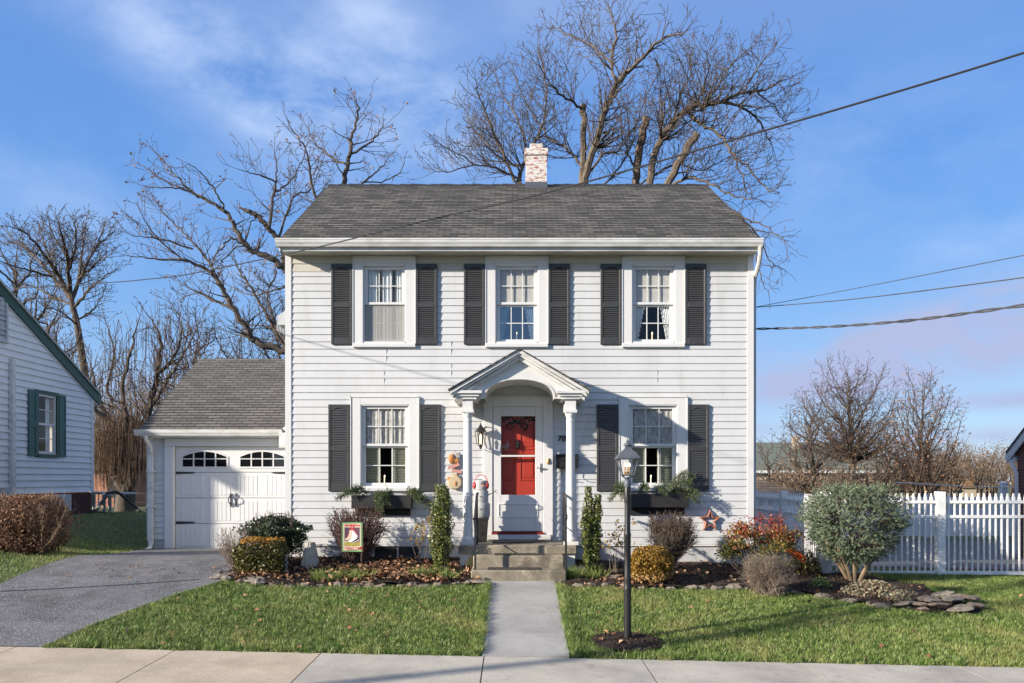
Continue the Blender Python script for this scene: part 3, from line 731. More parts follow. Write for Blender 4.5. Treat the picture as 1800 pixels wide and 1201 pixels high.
def window(cx,rect,outer,style):
    x0,x1,z0,z1=rect; ox0,ox1,oz0,oz1=outer; y=FD
    mb=MB()
    mb.bbox(ox0,x0,y-.040,y+.02,oz0+.06,oz1,.003).bbox(x1,ox1,y-.040,y+.02,oz0+.06,oz1,.003)
    mb.bbox(x0,x1,y-.0395,y+.02,z1,oz1,.003).bbox(ox0-.012,ox1+.012,y-.062,y+.02,oz0,z0,.01)
    for a,b in ((ox0-.014,ox0),(ox1,ox1+.014)): mb.box(a,b,y-.052,y+.01,oz0+.06,oz1+.016)
    mb.box(ox0-.014,ox1+.014,y-.052,y+.01,oz1,oz1+.016)
    mb.box(x0-.004,x0+.016,y-.03,y+.12,z0,z1).box(x1-.016,x1+.004,y-.03,y+.12,z0,z1).box(x0,x1,y-.03,y+.12,z1-.016,z1+.004).box(x0,x1,y-.03,y+.12,z0-.004,z0+.03)
    w=mb.build('window','white',house)
    zm=(z0+z1)/2+.0; a0,a1=x0+.05,x1-.05
    def sash(za,zb,yy,nm,rail):
        s=.036; m=MB()
        m.bbox(a0-.034,a0+s-.01,yy,yy+.03,za,zb,.004).bbox(a1-s+.01,a1+.034,yy,yy+.03,za,zb,.004)
        m.bbox(a0+s-.01,a1-s+.01,yy+.001,yy+.03,zb-(.05 if nm else rail),zb,.004).bbox(a0+s-.01,a1-s+.01,yy+.001,yy+.03,za,za+(rail if nm else .05),.004)
        sm=m.build('sash','white',w)
        g0,g1=a0+s-.01,a1-s+.01; h0,h1=za+(rail if nm else .05),zb-(.05 if nm else rail); m=MB(); t=.008
        for k in (1,2): xx=g0+(g1-g0)*k/3; m.box(xx-t,xx+t,yy+.008,yy+.022,h0,h1)
        zz=(h0+h1)/2; m.box(g0,g1,yy+.009,yy+.021,zz-t,zz+t)
        m.build('muntin','white',w)
        MB().box(g0,g1,yy+.013,yy+.017,h0,h1).build('pane',style.get('glass_up' if nm else 'glass_lo','glass'),w)
        return g0,g1,h0,h1
    up=sash(zm,z1-.02,y+.012,True,.045); lo=sash(z0+.03,zm+.005,y+.05,False,.035)
    # what hangs inside
    st=style['in']; yi=y+.10
    if st=='blinds':
        m=MB()
        for i in range(34):
            zz=z0+(z1-z0)*i/34; m.add([(a0,yi+.02,zz),(a1,yi+.02,zz),(a1,yi-.005,zz+.018),(a0,yi-.005,zz+.018)],[(0,1,2,3)])
        m.build('blind','inner_shutter',w)
        m=MB(); 
        for a,b in ((a0,a0+.19),(a0+.27,a0+.45),(a1-.14,a1)): wavy(m,a,b,z0,z1,yi-.03,3,.012)
        m.build('curtain','curtain_blue',w)
        MB().box(a0-.03,a1+.03,y+.040,y+.044,z0+.03,zm).build('insect_screen','screen_mesh',w)
    elif st=='tiebacks':
        m=MB().box(a0,a1,y+.058,y+.062,zm+.02,z1); m.build('roller_blind','screen',w)
        m=MB(); mid=cx
        for sgn,e in ((1,a0),(-1,a1)):
            wavy(m,0,0,z0,z1-.1,yi,5,.014,taper=lambda t,s,e=e,sgn=sgn:e+sgn*t*(.30-.24*min(1,max(0,s-.15)/.85)**.8))
        m.build('curtain','curtain_blue' if cx<1 else 'curtain_white',w)
        m=MB(); 
        for sgn,e in ((1,a0),(-1,a1)):
            for k in range(13):
                s=.2+.8*k/13; m.blob((e+sgn*(.30-.24*min(1,max(0,s-.15)/.85)**.8),yi-.02,z1-.1+(z0-z1+.1)*s),(.012,.012,.012),k,0,6,4)
        m.build_each('curtain_tassel','white',w)
        candle(w,cx+.0,yi-.01,z0+.03)
    else:
        m=MB(); wavy(m,a0,a1,zm-.02,z1,y+.062,9,.010); m.build('curtain','lace',w)
        m=MB()
        for a,b in ((a0,a0+.235),(a1-.235,a1)):
            m.box(a,a+.018,yi,yi+.02,z0,zm).box(b-.018,b,yi,yi+.02,z0,zm)
            for i in range(26):
                zz=z0+(zm-z0)*i/26; m.add([(a,yi+.018,zz),(b,yi+.018,zz),(b,yi,zz+.021),(a,yi,zz+.021)],[(0,1,2,3)])
        for xx in (a0+.26,a1-.26): m.box(xx-.016,xx+.016,yi-.01,yi+.012,z0,zm)
        m.build('inside_shutter','inner_shutter',w)
        candle(w,cx-.02,yi-.03,z0+.03)
    return w
def candle(w,x,y,z):
    c=MB().lathe((x,y,z),[(.035,0),(.035,.012),(.013,.03),(.012,.035),(.012,.15)],10).build('candle','ivory',w)
    MB().lathe((x,y,z+.15),[(.008,0),(.011,.012),(.004,.04)],8).build('bulb','bulb_lit',w)
mnoise('lace',[(.35,(.24,.24,.225)),(.5,(.38,.38,.36)),(.7,(.52,.52,.49))],22,.9,stretch=(1,1,.5))
def screenmesh():
    m,nt,b=newmat('screen_mesh'); b.inputs['Base Color'].default_value=(.42,.42,.40,1); b.inputs['Roughness'].default_value=.9
    b.inputs['Alpha'].default_value=.42
screenmesh()
styles={'a':{'in':'blinds','glass_up':'glass','glass_lo':'glass'},'b':{'in':'tiebacks','glass_lo':'glass_mirror'},'c':{'in':'tiebacks'},'d':{'in':'shutters'},'e':{'in':'shutters'}}
for k,c in UPW:
    window(c,uprect(c),(c-.54,c+.54,2.285,3.875),styles[k])
    put_shutter(c-.93,2.34,1.405); put_shutter(c+.555,2.34,1.405)
for k,c in LOW:
    window(c,lorect(c),(c-.59,c+.59,-.24,1.41),styles[k])
    put_shutter(c-.99,-.235,1.52); put_shutter(c+.605,-.235,1.52)

# front door
door=MB()
mb=MB(); y=FD
mb.bbox(-.50,-.34,y-.05,y+.06,-1.06,1.41,.008).bbox(.545,.72,y-.05,y+.06,-1.06,1.41,.008).bbox(-.34,.545,y-.049,y+.06,1.25,1.41,.008)
mb.box(-.52,.74,y-.06,y+.02,1.41,1.43)
dr=mb.build('door_frame','white',house)
mb=MB()      # red panelled door
mb.box(-.31,.515,y+.10,y+.14,-.99,1.24)
for a,b,c,d in ((-.23,.06,.50,1.10),(.14,.43,.50,1.10),(-.23,.06,-.05,.42),(.14,.43,-.05,.42),(-.23,.06,-.85,-.30),(.14,.43,-.85,-.30)):
    t=.02
    mb.bbox(a,b,y+.088,y+.10,c,c+t,.004).bbox(a,b,y+.088,y+.10,d-t,d,.004).bbox(a,a+t,y+.088,y+.10,c+t,d-t,.004).bbox(b-t,b,y+.088,y+.10,c+t,d-t,.004)
    mb.bbox(a+.05,b-.05,y+.09,y+.10,c+.05,d-.05,.008)
rd=mb.build('front_door','red_door',house)
mb=MB().lathe((.105,y+.07,.50),[(.006,0),(.03,.02),(.042,.06),(.03,.11),(.02,.13),(.028,.155),(.006,.18)],10); mb.build('door_knocker','black',rd)
mb=MB()      # dark evergreen swag and frosted lights at the head of the red door
for i in range(60):
    x=R.uniform(-.24,.45); z=1.03-.05*math.cos((x-.1)*18)+R.gauss(0,.03); mb.blob((x,y+.06,z),(.022,.008,.016),i,.3,6,4)
for cx_ in (-.04,.22):
    for i in range(26): a=R.random()*2*PI; mb.blob((cx_+.05*math.cos(a),y+.06,.91+.06*math.sin(a)),(.018,.01,.018),i,.3,6,4)
mb.build('swag','black_wood',rd)
mb=MB()
for i in range(46): mb.blob((R.uniform(-.24,.45),y+.05,R.uniform(.93,1.08)),(.010,.004,.006),i,.4,6,4)
for i in range(26): mb.blob((-.10+R.gauss(0,.035),y+.05,.56+R.gauss(0,.035)),(.009,.004,.009),i,.4,6,4)
mb.build('swag_berry','grey_paint',rd)
mb=MB(); sx0,sx1=-.335,.54; g0,g1,h0,h1=-.19,.41,-.30,1.08     # storm door
mb.bbox(sx0,g0,y-.035,y+.01,-.94,1.25,.006).bbox(g1,sx1,y-.035,y+.01,-.94,1.25,.006).bbox(g0,g1,y-.034,y+.01,h1,1.25,.006).bbox(g0,g1,y-.034,y+.01,-.94,h0,.006)
mb.bbox(g0,g1,y-.036,y+.0,.365,.398,.005)
a,b,c,d=-.245,.46,-.70,-.45; t=.022
mb.bbox(a,b,y-.046,y-.03,c,c+t,.004).bbox(a,b,y-.046,y-.03,d-t,d,.004).bbox(a,a+t,y-.046,y-.03,c+t,d-t,.004).bbox(b-t,b,y-.046,y-.03,c+t,d-t,.004)
sd=mb.build('storm_door','white',house)
MB().box(g0,g1,y-.016,y-.012,h0,.36).box(g0,g1,y-.016,y-.012,.405,h1).build('pane','glass',sd)
mb=MB().box(.485,.515,y-.055,y-.033,.10,.25); mb.tube([(.50,y-.06,.17),(.50,y-.09,.17),(.43,y-.09,.172)],.011,8); mb.tube([(.50,y-.06,.17),(.57,y-.075,.165)],.011,8); mb.build('handle','metal',sd)
MB().lathe((.635,y-.052,.24),[(.022,0),(.03,.03),(.03,.06),(.02,.1)],10).build('doorbell','brass',dr)
MB().box(-.36,.56,y-.075,y-.02,-.99,-.955).build('threshold','dark_red',dr)
MB().box(-.46,.68,y-.075,y+.05,-1.08,-.995).build('sill','white_worn',dr)
# house number
def text_mesh(name,txt,h,mat,parent,loc,depth=.006,shear=0,**kw):
    cu=bpy.data.curves.new(name,'FONT'); cu.body=txt; cu.size=h; cu.extrude=depth; cu.shear=shear; cu.align_x='LEFT'; cu.space_character=1.15 if h>.1 else 1.0; cu.offset=.0035*(h/.1) if h>.1 else .0009
    o=bpy.data.objects.new(name,cu); COL.objects.link(o); dg=bpy.context.evaluated_depsgraph_get(); dg.update()
    me=bpy.data.meshes.new_from_object(o.evaluated_get(dg)); bpy.data.objects.remove(o); me.name=name
    for v in me.vertices:
        x,y_,z=v.co; v.co=(x,-z,y_)
    me.materials.clear(); ob=_link(me,name,mat,parent); b=orgof(parent)
    ob.location=(loc[0]-b[0],loc[1]-b[1],loc[2]-b[2]); ORG[ob.name]=(0,0,0); tag(ob,**kw); return ob
text_mesh('house_number','70',.135,'black',house,(.795,FD-.024,.645),shear=.18)

# portico
PF=13.05; AX,AZ=.12,2.085; EZ=1.42; HW=1.13
mb=MB(); fp=lambda u,o,z:(u,PF+o,z)
n=20; ac,ah,az0,ar=.126,.566,1.333,.285
arch=[(ac+ah*math.cos(PI*i/n),az0+ar*math.sin(PI*i/n)**.9) for i in range(n+1)]       # right to left
tri_r=[(1.06,1.44),(AX,1.995)]; tri_l=[(AX,1.995),(-.83,1.44)]
# tympanum with the arch cut out, front and back of the vault
top=[(1.0,1.31)]+[(1.0,1.46),(AX,1.99),(-.77,1.46),(-.77,1.31)]
outer=[]
for i in range(n+1):
    u=1.0-(1.77)*i/n; z=1.46+(.53)*(1-abs(u-AX)/( .88 if u>AX else .89)); outer.append((u,max(1.44,z)))
vs=[fp(u,.05,z) for u,z in outer]+[fp(u,.05,z) for u,z in arch]
mb.add(vs,[(i,i+1,n+2+i,n+1+i) for i in range(n)])
mb.quad(fp(1.0,.05,1.44),fp(*((arch[0][0],.05,arch[0][1]))),fp(arch[0][0],.05,1.30),fp(1.0,.05,1.30))
mb.quad(fp(-.77,.05,1.44),fp(-.77,.05,1.30),fp(arch[-1][0],.05,1.30),fp(arch[-1][0],.05,arch[-1][1]))
# barrel vault
yb=FD-.018
for i in range(n):
    (u0,z0),(u1,z1)=arch[i],arch[i+1]; mb.quad((u0,PF+.05,z0),(u1,PF+.05,z1),(u1,yb,z1),(u0,yb,z0))
for u in (arch[0][0],arch[-1][0]): mb.quad((u,PF+.05,1.30),(u,yb,1.30),(u,yb,az0),(u,PF+.05,az0))
# arch trim
tr=[(ac+(ah+.02)*math.cos(PI*i/n),az0+(ar+.02)*math.sin(PI*i/n)**.9) for i in range(n+1)]
mb.add([fp(u,.035,z) for u,z in arch]+[fp(u,.035,z) for u,z in tr]+[fp(u,.05,z) for u,z in arch],[(i,i+1,n+2+i,n+1+i) for i in range(n)]+[(2*n+2+i,2*n+3+i,i+1,i) for i in range(n)])
port=mb.build('portico','white',house)
# side beams and stepped cornice blocks over the columns
for cx_,s in ((-.73,-1),(.965,1)):
    mb=MB()
    for hw,z0,z1,f in ((.085,1.12,1.29,.03),(.15,1.29,1.335,-.01),(.19,1.335,1.38,-.04),(.235,1.38,1.425,-.075)):
        mb.box(cx_-hw,cx_+hw,PF+f,yb,z0,z1)
    mb.build('entablature','white',port)
# raking cornice
def rake(mb,s,wide,y0,y1,dz0,dz1):
    ex=AX+s*wide; 
    p=[(ex,EZ+dz0),(AX,AZ+dz0+.0),(AX,AZ+dz1),(ex,EZ+dz1)]
    mb.prism(p,lambda u,o,z:(u,o,z),y0,y1)
mb=MB()
for s in (1,-1):
    rake(mb,s,HW,PF-.10,yb,-.055,.0); rake(mb,s,HW-.03,PF-.07,yb,-.095,-.0553); rake(mb,s,HW-.06,PF-.02,yb,-.155,-.0953)
mb.build('cornice','white_worn',port)
mb=MB()
for s in (1,-1):
    rake(mb,s,HW+.03,PF-.125,yb,.002,.022)
mb.build('portico_roof','shingle',port)
# columns
colm=None
for cx_ in (-.73,.965):
    c=(cx_,PF+.10,-1.10)
    m=MB().box(cx_-.122,cx_+.122,PF-.022,PF+.222,-1.10,-1.045)
    m.box(cx_-.10,cx_+.10,PF+.0,PF+.2,1.07,1.12)
    m.lathe(c,[(.112,.055),(.118,.075),(.112,.10),(.094,.112),(.088,.135),(.082,.15),(.079,.5),(.075,1.2),(.066,2.02),(.072,2.025),(.072,2.045),(.066,2.05),(.066,2.09),(.074,2.105),(.086,2.14),(.092,2.17)],24)
    m.build('column','white',port)
# ------------------------------------------------------------- garage
GD=16.8
gar=thing('garage',(-5.8,18.5,-1.55),'attached single garage with grey shingle roof and white carriage style door','garage')
gf=wallfn('y',GD,-1); DX0,DX1,DZ0,DZ1=-7.12,-4.66,-1.52,.66
mb=MB(); siding(mb,gf,-7.66,-4.0,-1.30,1.0,.127,[(DX0-.2,DX1+.2,-2,DZ1+.16)])
siding(mb,wallfn('x',-7.66,-1),GD,22.4,-1.3,2.7,.127,(),clip=lambda z:(GD,22.4) if z<.95 else (GD+(z-.95)/1.9*2.8,22.4-(z-.95)/1.9*2.8))
siding(mb,wallfn('y',22.4,1),-7.66,-4.0,-1.3,1.0,.127)
mb.build('wall','siding',gar)
MB().box(-7.62,-7.3,GD+.01,22.3,-1.75,-1.29).box(-4.4,-3.95,GD+.01,22.3,-1.75,-1.29).build('foundation','foundation',gar)
mb=MB().box(-7.69,-7.56,GD-.03,GD+.1,-1.32,.98); mb.build('corner_board','white',gar)
mb=MB().bbox(DX0-.19,DX0,GD-.06,GD+.05,-1.56,DZ1+.0,.008).bbox(DX1,DX1+.19,GD-.06,GD+.05,-1.56,DZ1,.008).bbox(DX0-.19,DX1+.19,GD-.061,GD+.05,DZ1,DZ1+.17,.008)
mb.build('door_frame','white',gar)
mb=MB(); H=(DZ1-DZ0)/4; y=GD+.05
for i in range(4):
    a=DZ0+i*H+.004; b=DZ0+(i+1)*H-.004
    mb.bbox(DX0+.003,DX1-.003,y,y+.05,a,b,.008)
    if i<3:
        cols=((.28,.74),(.98,1.44),(1.68,2.14)) if False else ((.12,.60),(.72,1.17),(1.29,1.74),(1.86,2.34))
        for c0,c1 in cols:
            x0,x1=DX0+c0,DX0+c1; za,zb=a+.055,b-.055; m=5
            for k in range(m):
                mb.bbox(x0+(x1-x0)*k/m+.004,x0+(x1-x0)*(k+1)/m-.004,y-.007,y,za,zb,.006)
gd=mb.build('garage_door','white',gar)
for k,cx_ in enumerate((DX0+.62,DX1-.62)):
    hw=.465; zb=.235; zs=.44; zt=.55
    n=12; arc=[(cx_+hw*math.cos(PI*i/n),zs+(zt-zs)*math.sin(PI*i/n)) for i in range(n+1)]
    arc=[(cx_+hw-2*hw*i/n,zs+(zt-zs)*(1-(1-2*i/n)**2)) for i in range(n+1)]
    m=MB(); m.prism([(cx_-hw,zb),(cx_+hw,zb)]+arc,lambda u,o,z:(u,y+o,z),-.004,.006)
    wd=m.build('window','glass_dark',gd)
    m=MB(); t=.013
    ar2=[(cx_+(hw+.035)*(1-2*i/n),zs+.0+(zt+.035-zs)*(1-(1-2*i/n)**2)) for i in range(n+1)]
    m.add([(u,y-.014,z) for u,z in arc]+[(u,y-.014,z) for u,z in ar2],[(i,i+1,n+2+i,n+1+i) for i in range(n)])
    m.box(cx_-hw-.035,cx_+hw+.035,y-.014,y-.003,zb-.035,zb).box(cx_-hw-.035,cx_-hw,y-.013,y-.003,zb,zs+.01).box(cx_+hw,cx_+hw+.035,y-.013,y-.003,zb,zs+.01)
    for q in (-.5,0,.5): 
        zz=zs+(zt-zs)*(1-q*q); m.box(cx_+q*hw-t,cx_+q*hw+t,y-.014,y-.003,zb,zz)
    m.box(cx_-hw,cx_+hw,y-.0145,y-.003,.39,.41)
    m.build('window_grille','white',wd)
for z in (.10,-.95):
    for x0,s in ((DX0+.02,1),(DX1-.02,-1)):
        m=MB(); m.add([(x0,y-.016,z-.022),(x0+s*.36,y-.016,z-.010),(x0+s*.41,y-.016,z+.005),(x0+s*.36,y-.016,z+.02),(x0,y-.016,z+.03)],[(0,1,2,3,4)])
        m.add([(x0,y-.006,z-.022),(x0+s*.36,y-.006,z-.010),(x0+s*.41,y-.006,z+.005),(x0+s*.36,y-.006,z+.02),(x0,y-.006,z+.03)],[(0,1,2,3,4)])
        m.build('strap_hinge','iron',gd)
for s in (-1,1):
    hx=DX0+1.23+s*.055; m=MB()
    m.lathe((hx,y-.02,-.62),[(.004,-.0),(.02,.04),(.008,.09),(.008,.11)],6).lathe((hx,y-.02,-.62),[(.008,.20),(.02,.26),(.003,.30)],6)
    m.tube([(hx,y-.02,-.57),(hx+s*.03,y-.06,-.51),(hx+s*.035,y-.07,-.47),(hx+s*.03,y-.06,-.43),(hx,y-.02,-.37)],.010,6)
    m.box(hx-.012,hx+.012,y-.018,y-.006,-.61,-.33)
    m.build('handle','iron',gd)
shingle_roof('roof',gar,-7.72,-3.98,16.50,1.0,19.6,2.9,'shingle_garage')
mb=MB(); gutter(mb,-7.80,-4.75,16.42,.995,.12,.125); mb.build('gutter','white_worn',gar)
mb=MB().box(-7.7,-4.0,16.53,16.56,.83,.95).box(-7.7,-4.0,16.56,16.83,.84,.86); mb.build('fascia','white_worn',gar)
mb=MB(); mb.tube([(-7.58,16.46,.87),(-7.58,16.5,.78),(-7.58,16.68,.66),(-7.58,16.74,.5)],.042,8)
mb.box(-7.63,-7.54,16.70,16.77,-1.40,.55).tube([(-7.585,16.735,-1.38),(-7.59,16.70,-1.47),(-7.62,16.55,-1.53)],.046,8)
for z in (-.62,.12): mb.box(-7.67,-7.50,16.69,16.78,z,z+.03)
mb.build('downspout','white_worn',gar)
mb=MB().box(-4.80,-4.62,16.40,16.53,.62,.93); mb.tube([(-4.7,16.45,.98),(-4.55,16.5,1.15),(-4.2,16.7,1.25)],.05,8); mb.build('gutter_elbow','white_worn',gar)
mb=MB()
for x0,x1 in ((-7.70,-7.67),):
    mb.add([(x0,16.52,.84),(x1,16.52,.84),(x1,19.6,2.70),(x0,19.6,2.70),(x0,16.52,.96),(x1,16.52,.96),(x1,19.6,2.84),(x0,19.6,2.84)],
     [(0,3,2,1),(4,5,6,7),(0,1,5,4),(1,2,6,5),(2,3,7,6),(3,0,4,7)])
mb.build('rake_board','white',gar)

# ------------------------------------------------------------- stoop
st=thing('front_stoop',(.09,13.0,-1.64),'weathered concrete stoop with two steps below the red front door','steps')
def slab(mb,x0,x1,y0,y1,z0,z1,c=.018):
    a=[(x0,y0+c),(x0+c,y0),(x1-c,y0),(x1,y0+c),(x1,y1),(x0,y1)]; n=6
    ins=[(x0+c,y0+2*c),(x0+2*c,y0+c),(x1-2*c,y0+c),(x1-c,y0+2*c),(x1-c,y1),(x0+c,y1)]
    vs=[(u,v,z0) for u,v in a]+[(u,v,z1-c) for u,v in a]+[(u,v,z1) for u,v in ins]
    mb.add(vs,[tuple(range(n-1,-1,-1)),tuple(range(2*n,3*n))]+[(k*n+i,k*n+(i+1)%n,(k+1)*n+(i+1)%n,(k+1)*n+i) for k in (0,1) for i in range(n)])
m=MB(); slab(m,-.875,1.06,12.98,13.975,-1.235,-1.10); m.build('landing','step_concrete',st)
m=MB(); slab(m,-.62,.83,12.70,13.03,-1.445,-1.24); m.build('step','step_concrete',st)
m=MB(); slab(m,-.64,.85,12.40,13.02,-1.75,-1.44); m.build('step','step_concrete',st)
m=MB().box(-.85,-.63,13.03,13.97,-1.75,-1.236).box(.84,1.03,13.03,13.97,-1.75,-1.236); m.build_each('pier','pier',st)
def mat_thing(x0,x1,y0,y1,z,label,mt='mat_brown'):
    t=MB(); slab(t,x0,x1,y0,y1,z,z+.014,.006); t.build('doormat',mt,None,label=label,cat='doormat')
mat_thing(-.33,.56,13.35,13.85,-1.098,'dark flat doormat in front of the red front door')
mat_thing(-.28,.50,12.715,12.95,-1.238,'black rubber tread mat on the upper concrete step')
mat_thing(-.38,.44,12.43,12.68,-1.438,'black rubber tread mat on the lower concrete step')
for x,l in ((-.575,'black iron handrail left of the steps in front of the snowman'),(.845,'black iron handrail right of the steps by the mailbox')):
    t=thing('handrail',(x,12.8,-1.44),l,'handrail','handrails of the front steps')
    MB().box(x-.016,x+.016,13.08,13.115,-1.10,-.27).build('post','iron',t)
    MB().box(x-.016,x+.016,12.45,12.485,-1.44,-.60).build('post','iron',t)
    m=MB(); m.tube([(x,13.32,-.262),(x,13.13,-.262),(x,13.06,-.275),(x,12.5,-.57),(x,12.42,-.60),(x,12.38,-.64)],.022,8); m.build('rail','iron',t)
    m=MB(); m.tube([(x,13.10,-.78),(x,12.47,-1.08)],.011,6)
    m.tube([(x+.0,13.07+.08*math.cos(a),-.52+.08*math.sin(a)) for a in np.linspace(-2,2.5,12)],.008,5)
    m.build('scroll','iron',t)

# ------------------------------------------------------------- things on the front wall
t=thing('wall_lantern',(-.56,FD,.7),'black coach lantern on a scrolled bracket left of the storm door','lantern')
lx,ly=-.545,FD-.17
m=MB().box(lx-.035,lx+.035,FD-.03,FD-.005,.62,.90); m.tube([(lx,FD-.03,.80),(lx,FD-.10,.93),(lx,ly,.95),(lx,ly,.90)],.009,6)
m.tube([(lx,FD-.03,.62),(lx,FD-.06,.52),(lx,ly-.02,.50),(lx,ly-.03,.58)],.008,6); m.build('bracket','iron',t)
m=MB().lathe((lx,ly,.72),[(.02,.20),(.03,.17),(.055,.14),(.10,.09),(.102,.08)],6).lathe((lx,ly,.5),[(.018,.0),(.03,.05),(.062,.065)],6)
for k in range(6):
    a=2*PI*k/6; m.tube([(lx+.062*math.cos(a),ly+.062*math.sin(a),.565),(lx+.098*math.cos(a),ly+.098*math.sin(a),.80)],.006,5)
m.build('frame','iron',t)
MB().lathe((lx,ly,0),[(.058,.566),(.09,.80)],6).build('glass','lamp_glass',t)
MB().lathe((lx,ly,0),[(.012,.60),(.014,.68),(.02,.70),(.006,.76)],8).build('bulb','bulb_lit',t)
t=thing('mailbox',(.95,FD,.3),'black wall mailbox with newspaper hooks behind the right porch column','mailbox')
m=MB(); pr=[(0,.17),(0,.40),(.05,.385),(.15,.30),(.15,.185),(.13,.17)]
m.prism([(u,z) for u,z in pr],lambda u,o,z:(.775+o,FD-.018-u,z),0,.38); m.build('body','black',t)
m=MB(); m.prism([(.0,.402),(.05,.390),(.155,.303),(.165,.30),(.165,.318),(.055,.405),(0,.418)],lambda u,o,z:(.765+o,FD-.018-u,z),0,.40); m.build('lid','black',t)
m=MB()
for x in (.86,1.07): m.tube([(x,FD-.1,.18),(x,FD-.1,.07),(x,FD-.14,.03),(x,FD-.2,.06)],.007,6)
m.build('hook','iron',t)
# scarecrow ornament
t=thing('wall_ornament',(-1.0,FD,.2),'painted wooden fall ornament of stars, slats and a straw hat left of the porch','ornament')
y=FD-.045; m=MB()
m.bbox(-1.075,-.915,y,y+.02,.20,.42,.006); m.build('backboard','olive_board' if 'olive_board' in MATS else 'grey_paint',t)
m=MB().blob((-1.06,y-.02,.33),(.05,.02,.08),3,.2); m.tube([(-1.04,y,.42),(-1.0,y,.47),(-.95,y,.40)],.006,5); m.build('face','orange_paint',t)
def star(mb,cx_,cz,r,y0,y1,k=.42,rot=0):
    p=[(cx_+(r if i%2==0 else r*k)*math.sin(PI*i/5+rot),cz+(r if i%2==0 else r*k)*math.cos(PI*i/5+rot)) for i in range(10)]
    mb.prism(p,lambda u,o,z:(u,o,z),y0,y1)
m=MB(); star(m,-.97,.30,.065,y-.03,y-.01); m.build('star','orange_paint',t)
m=MB()
for a,b,c,d in ((-1.12,.17,-.92,.24),(-1.05,.13,-.88,.10)):
    m.add([(a,y-.02,b-.03),(c,y-.02,d-.03),(c,y-.02,d+.03),(a,y-.02,b+.03),(a,y,b-.03),(c,y,d-.03),(c,y,d+.03),(a,y,b+.03)],[(0,1,2,3),(7,6,5,4),(0,4,5,1),(1,5,6,2),(2,6,7,3),(3,7,4,0)])
m.build('slat','pink_wood',t)
m=MB(); n=18
for k in range(1):
    m.add([(-1.0+.13*math.cos(2*PI*i/n),y-.01,-.08+.13*math.sin(2*PI*i/n)) for i in range(n)]+[(-1.0+.11*math.cos(2*PI*i/n),y-.05,-.08+.11*math.sin(2*PI*i/n)) for i in range(n)]+[(-.995+.055*math.cos(2*PI*i/n),y-.055,-.085+.055*math.sin(2*PI*i/n)) for i in range(n)],
      [(i,(i+1)%n,n+(i+1)%n,n+i) for i in range(n)]+[(n+i,n+(i+1)%n,2*n+(i+1)%n,2*n+i) for i in range(n)]+[tuple(range(2*n,3*n))])
m.tube([(-1.0,y,.12),(-1.06,y,.05),(-.98,y,.06),(-.90,y,-.02)],.012,5)
m.build('hat','straw',t)
m=MB().blob((-1.09,y-.03,-.02),(.05,.02,.035),5,.4).blob((-.985,y-.06,-.1),(.02,.008,.04),6,.2); m.build('leaf','orange_paint',t)
# copper star
m=MB(); cx_,cz,r=3.47,-.75,.205
def p5(rr_,y_): return [(cx_+(rr_ if i%2==0 else rr_*.45)*math.sin(PI*i/5),y_,cz+(rr_ if i%2==0 else rr_*.45)*math.cos(PI*i/5)) for i in range(10)]
vs=p5(r,FD-.03)+p5(r*.80,FD-.075)+p5(r*.58,FD-.03); m.add(vs,[(k*10+i,k*10+(i+1)%10,(k+1)*10+(i+1)%10,(k+1)*10+i) for k in (0,1) for i in range(10)])
m.add(p5(r,FD-.03)+p5(r,FD-.02),[(i,10+i,10+(i+1)%10,(i+1)%10) for i in range(10)])
m.build('wall_star','copper',None,label='hollow copper coloured metal star on the wall beside the red shrub',cat='star')
# window boxes with evergreen boughs
def winbox(x0,x1,zt,label,lab2,sprigs,seed):
    t=thing('window_box',((x0+x1)/2,FD,zt-.2),label,'planter')
    y0=FD-.23
    m=MB(); m.bbox(x0,x1,y0,y0+.02,zt-.235,zt,.006).box(x0,x0+.02,y0+.02,FD-.02,zt-.234,zt-.001).box(x1-.02,x1,y0+.02,FD-.02,zt-.234,zt-.001).box(x0+.02,x1-.02,y0+.02,FD-.02,zt-.233,zt-.2)
    m.box(x0+.04,x1-.04,FD-.05,FD-.02,zt-.36,zt-.236); m.box(x0+.06,x0+.10,FD-.2,FD-.05,zt-.27,zt-.236)
    m.build('box','black_wood',t)
    rr=random.Random(seed); S=Segs(); C=[];Nn=[]
    for (ax,az,bx,bz,dp) in sprigs:
        for q in range(3):
            A=Vector((ax+rr.gauss(0,.03),FD-.12+rr.gauss(0,.03),az)); B=Vector((bx+rr.gauss(0,.05),FD-dp+rr.gauss(0,.03),bz+rr.gauss(0,.03)))
            M=(A+B)/2+Vector((0,-.03,.10)); pts=catmull([A,M,B],7)
            for a_,b_ in zip(pts[:-1],pts[1:]): S.add(a_,b_,.005,.004)
            for i,p in enumerate(pts[2:]):
                d=(pts[min(i+3,len(pts)-1)]-pts[i+1]).normalized(); L=.10*(1-.5*i/len(pts))
                for s in (-1,1):
                    sd=Vector((d.z*s*.4+rr.gauss(0,.3),rr.gauss(0,.35),-d.x*s+rr.gauss(0,.2)))+d*.7
                    e=p+sd.normalized()*L; S.add(p,e,.003,.002)
                    for k in range(11):
                        C.append(p+(e-p)*(k/10)+rv(rr)*.007); Nn.append(sd)
    S.build('twig','bark_brown',t)
    leafcards('needle_spray',[tuple(c) for c in C],.042,'bough',t,seed,asp=.16,jit=1.0,label=None)
    o=MB().box(x0+.02,x1-.02,y0+.02,FD-.03,zt-.2,zt-.03); o.build('soil','mulch',t)
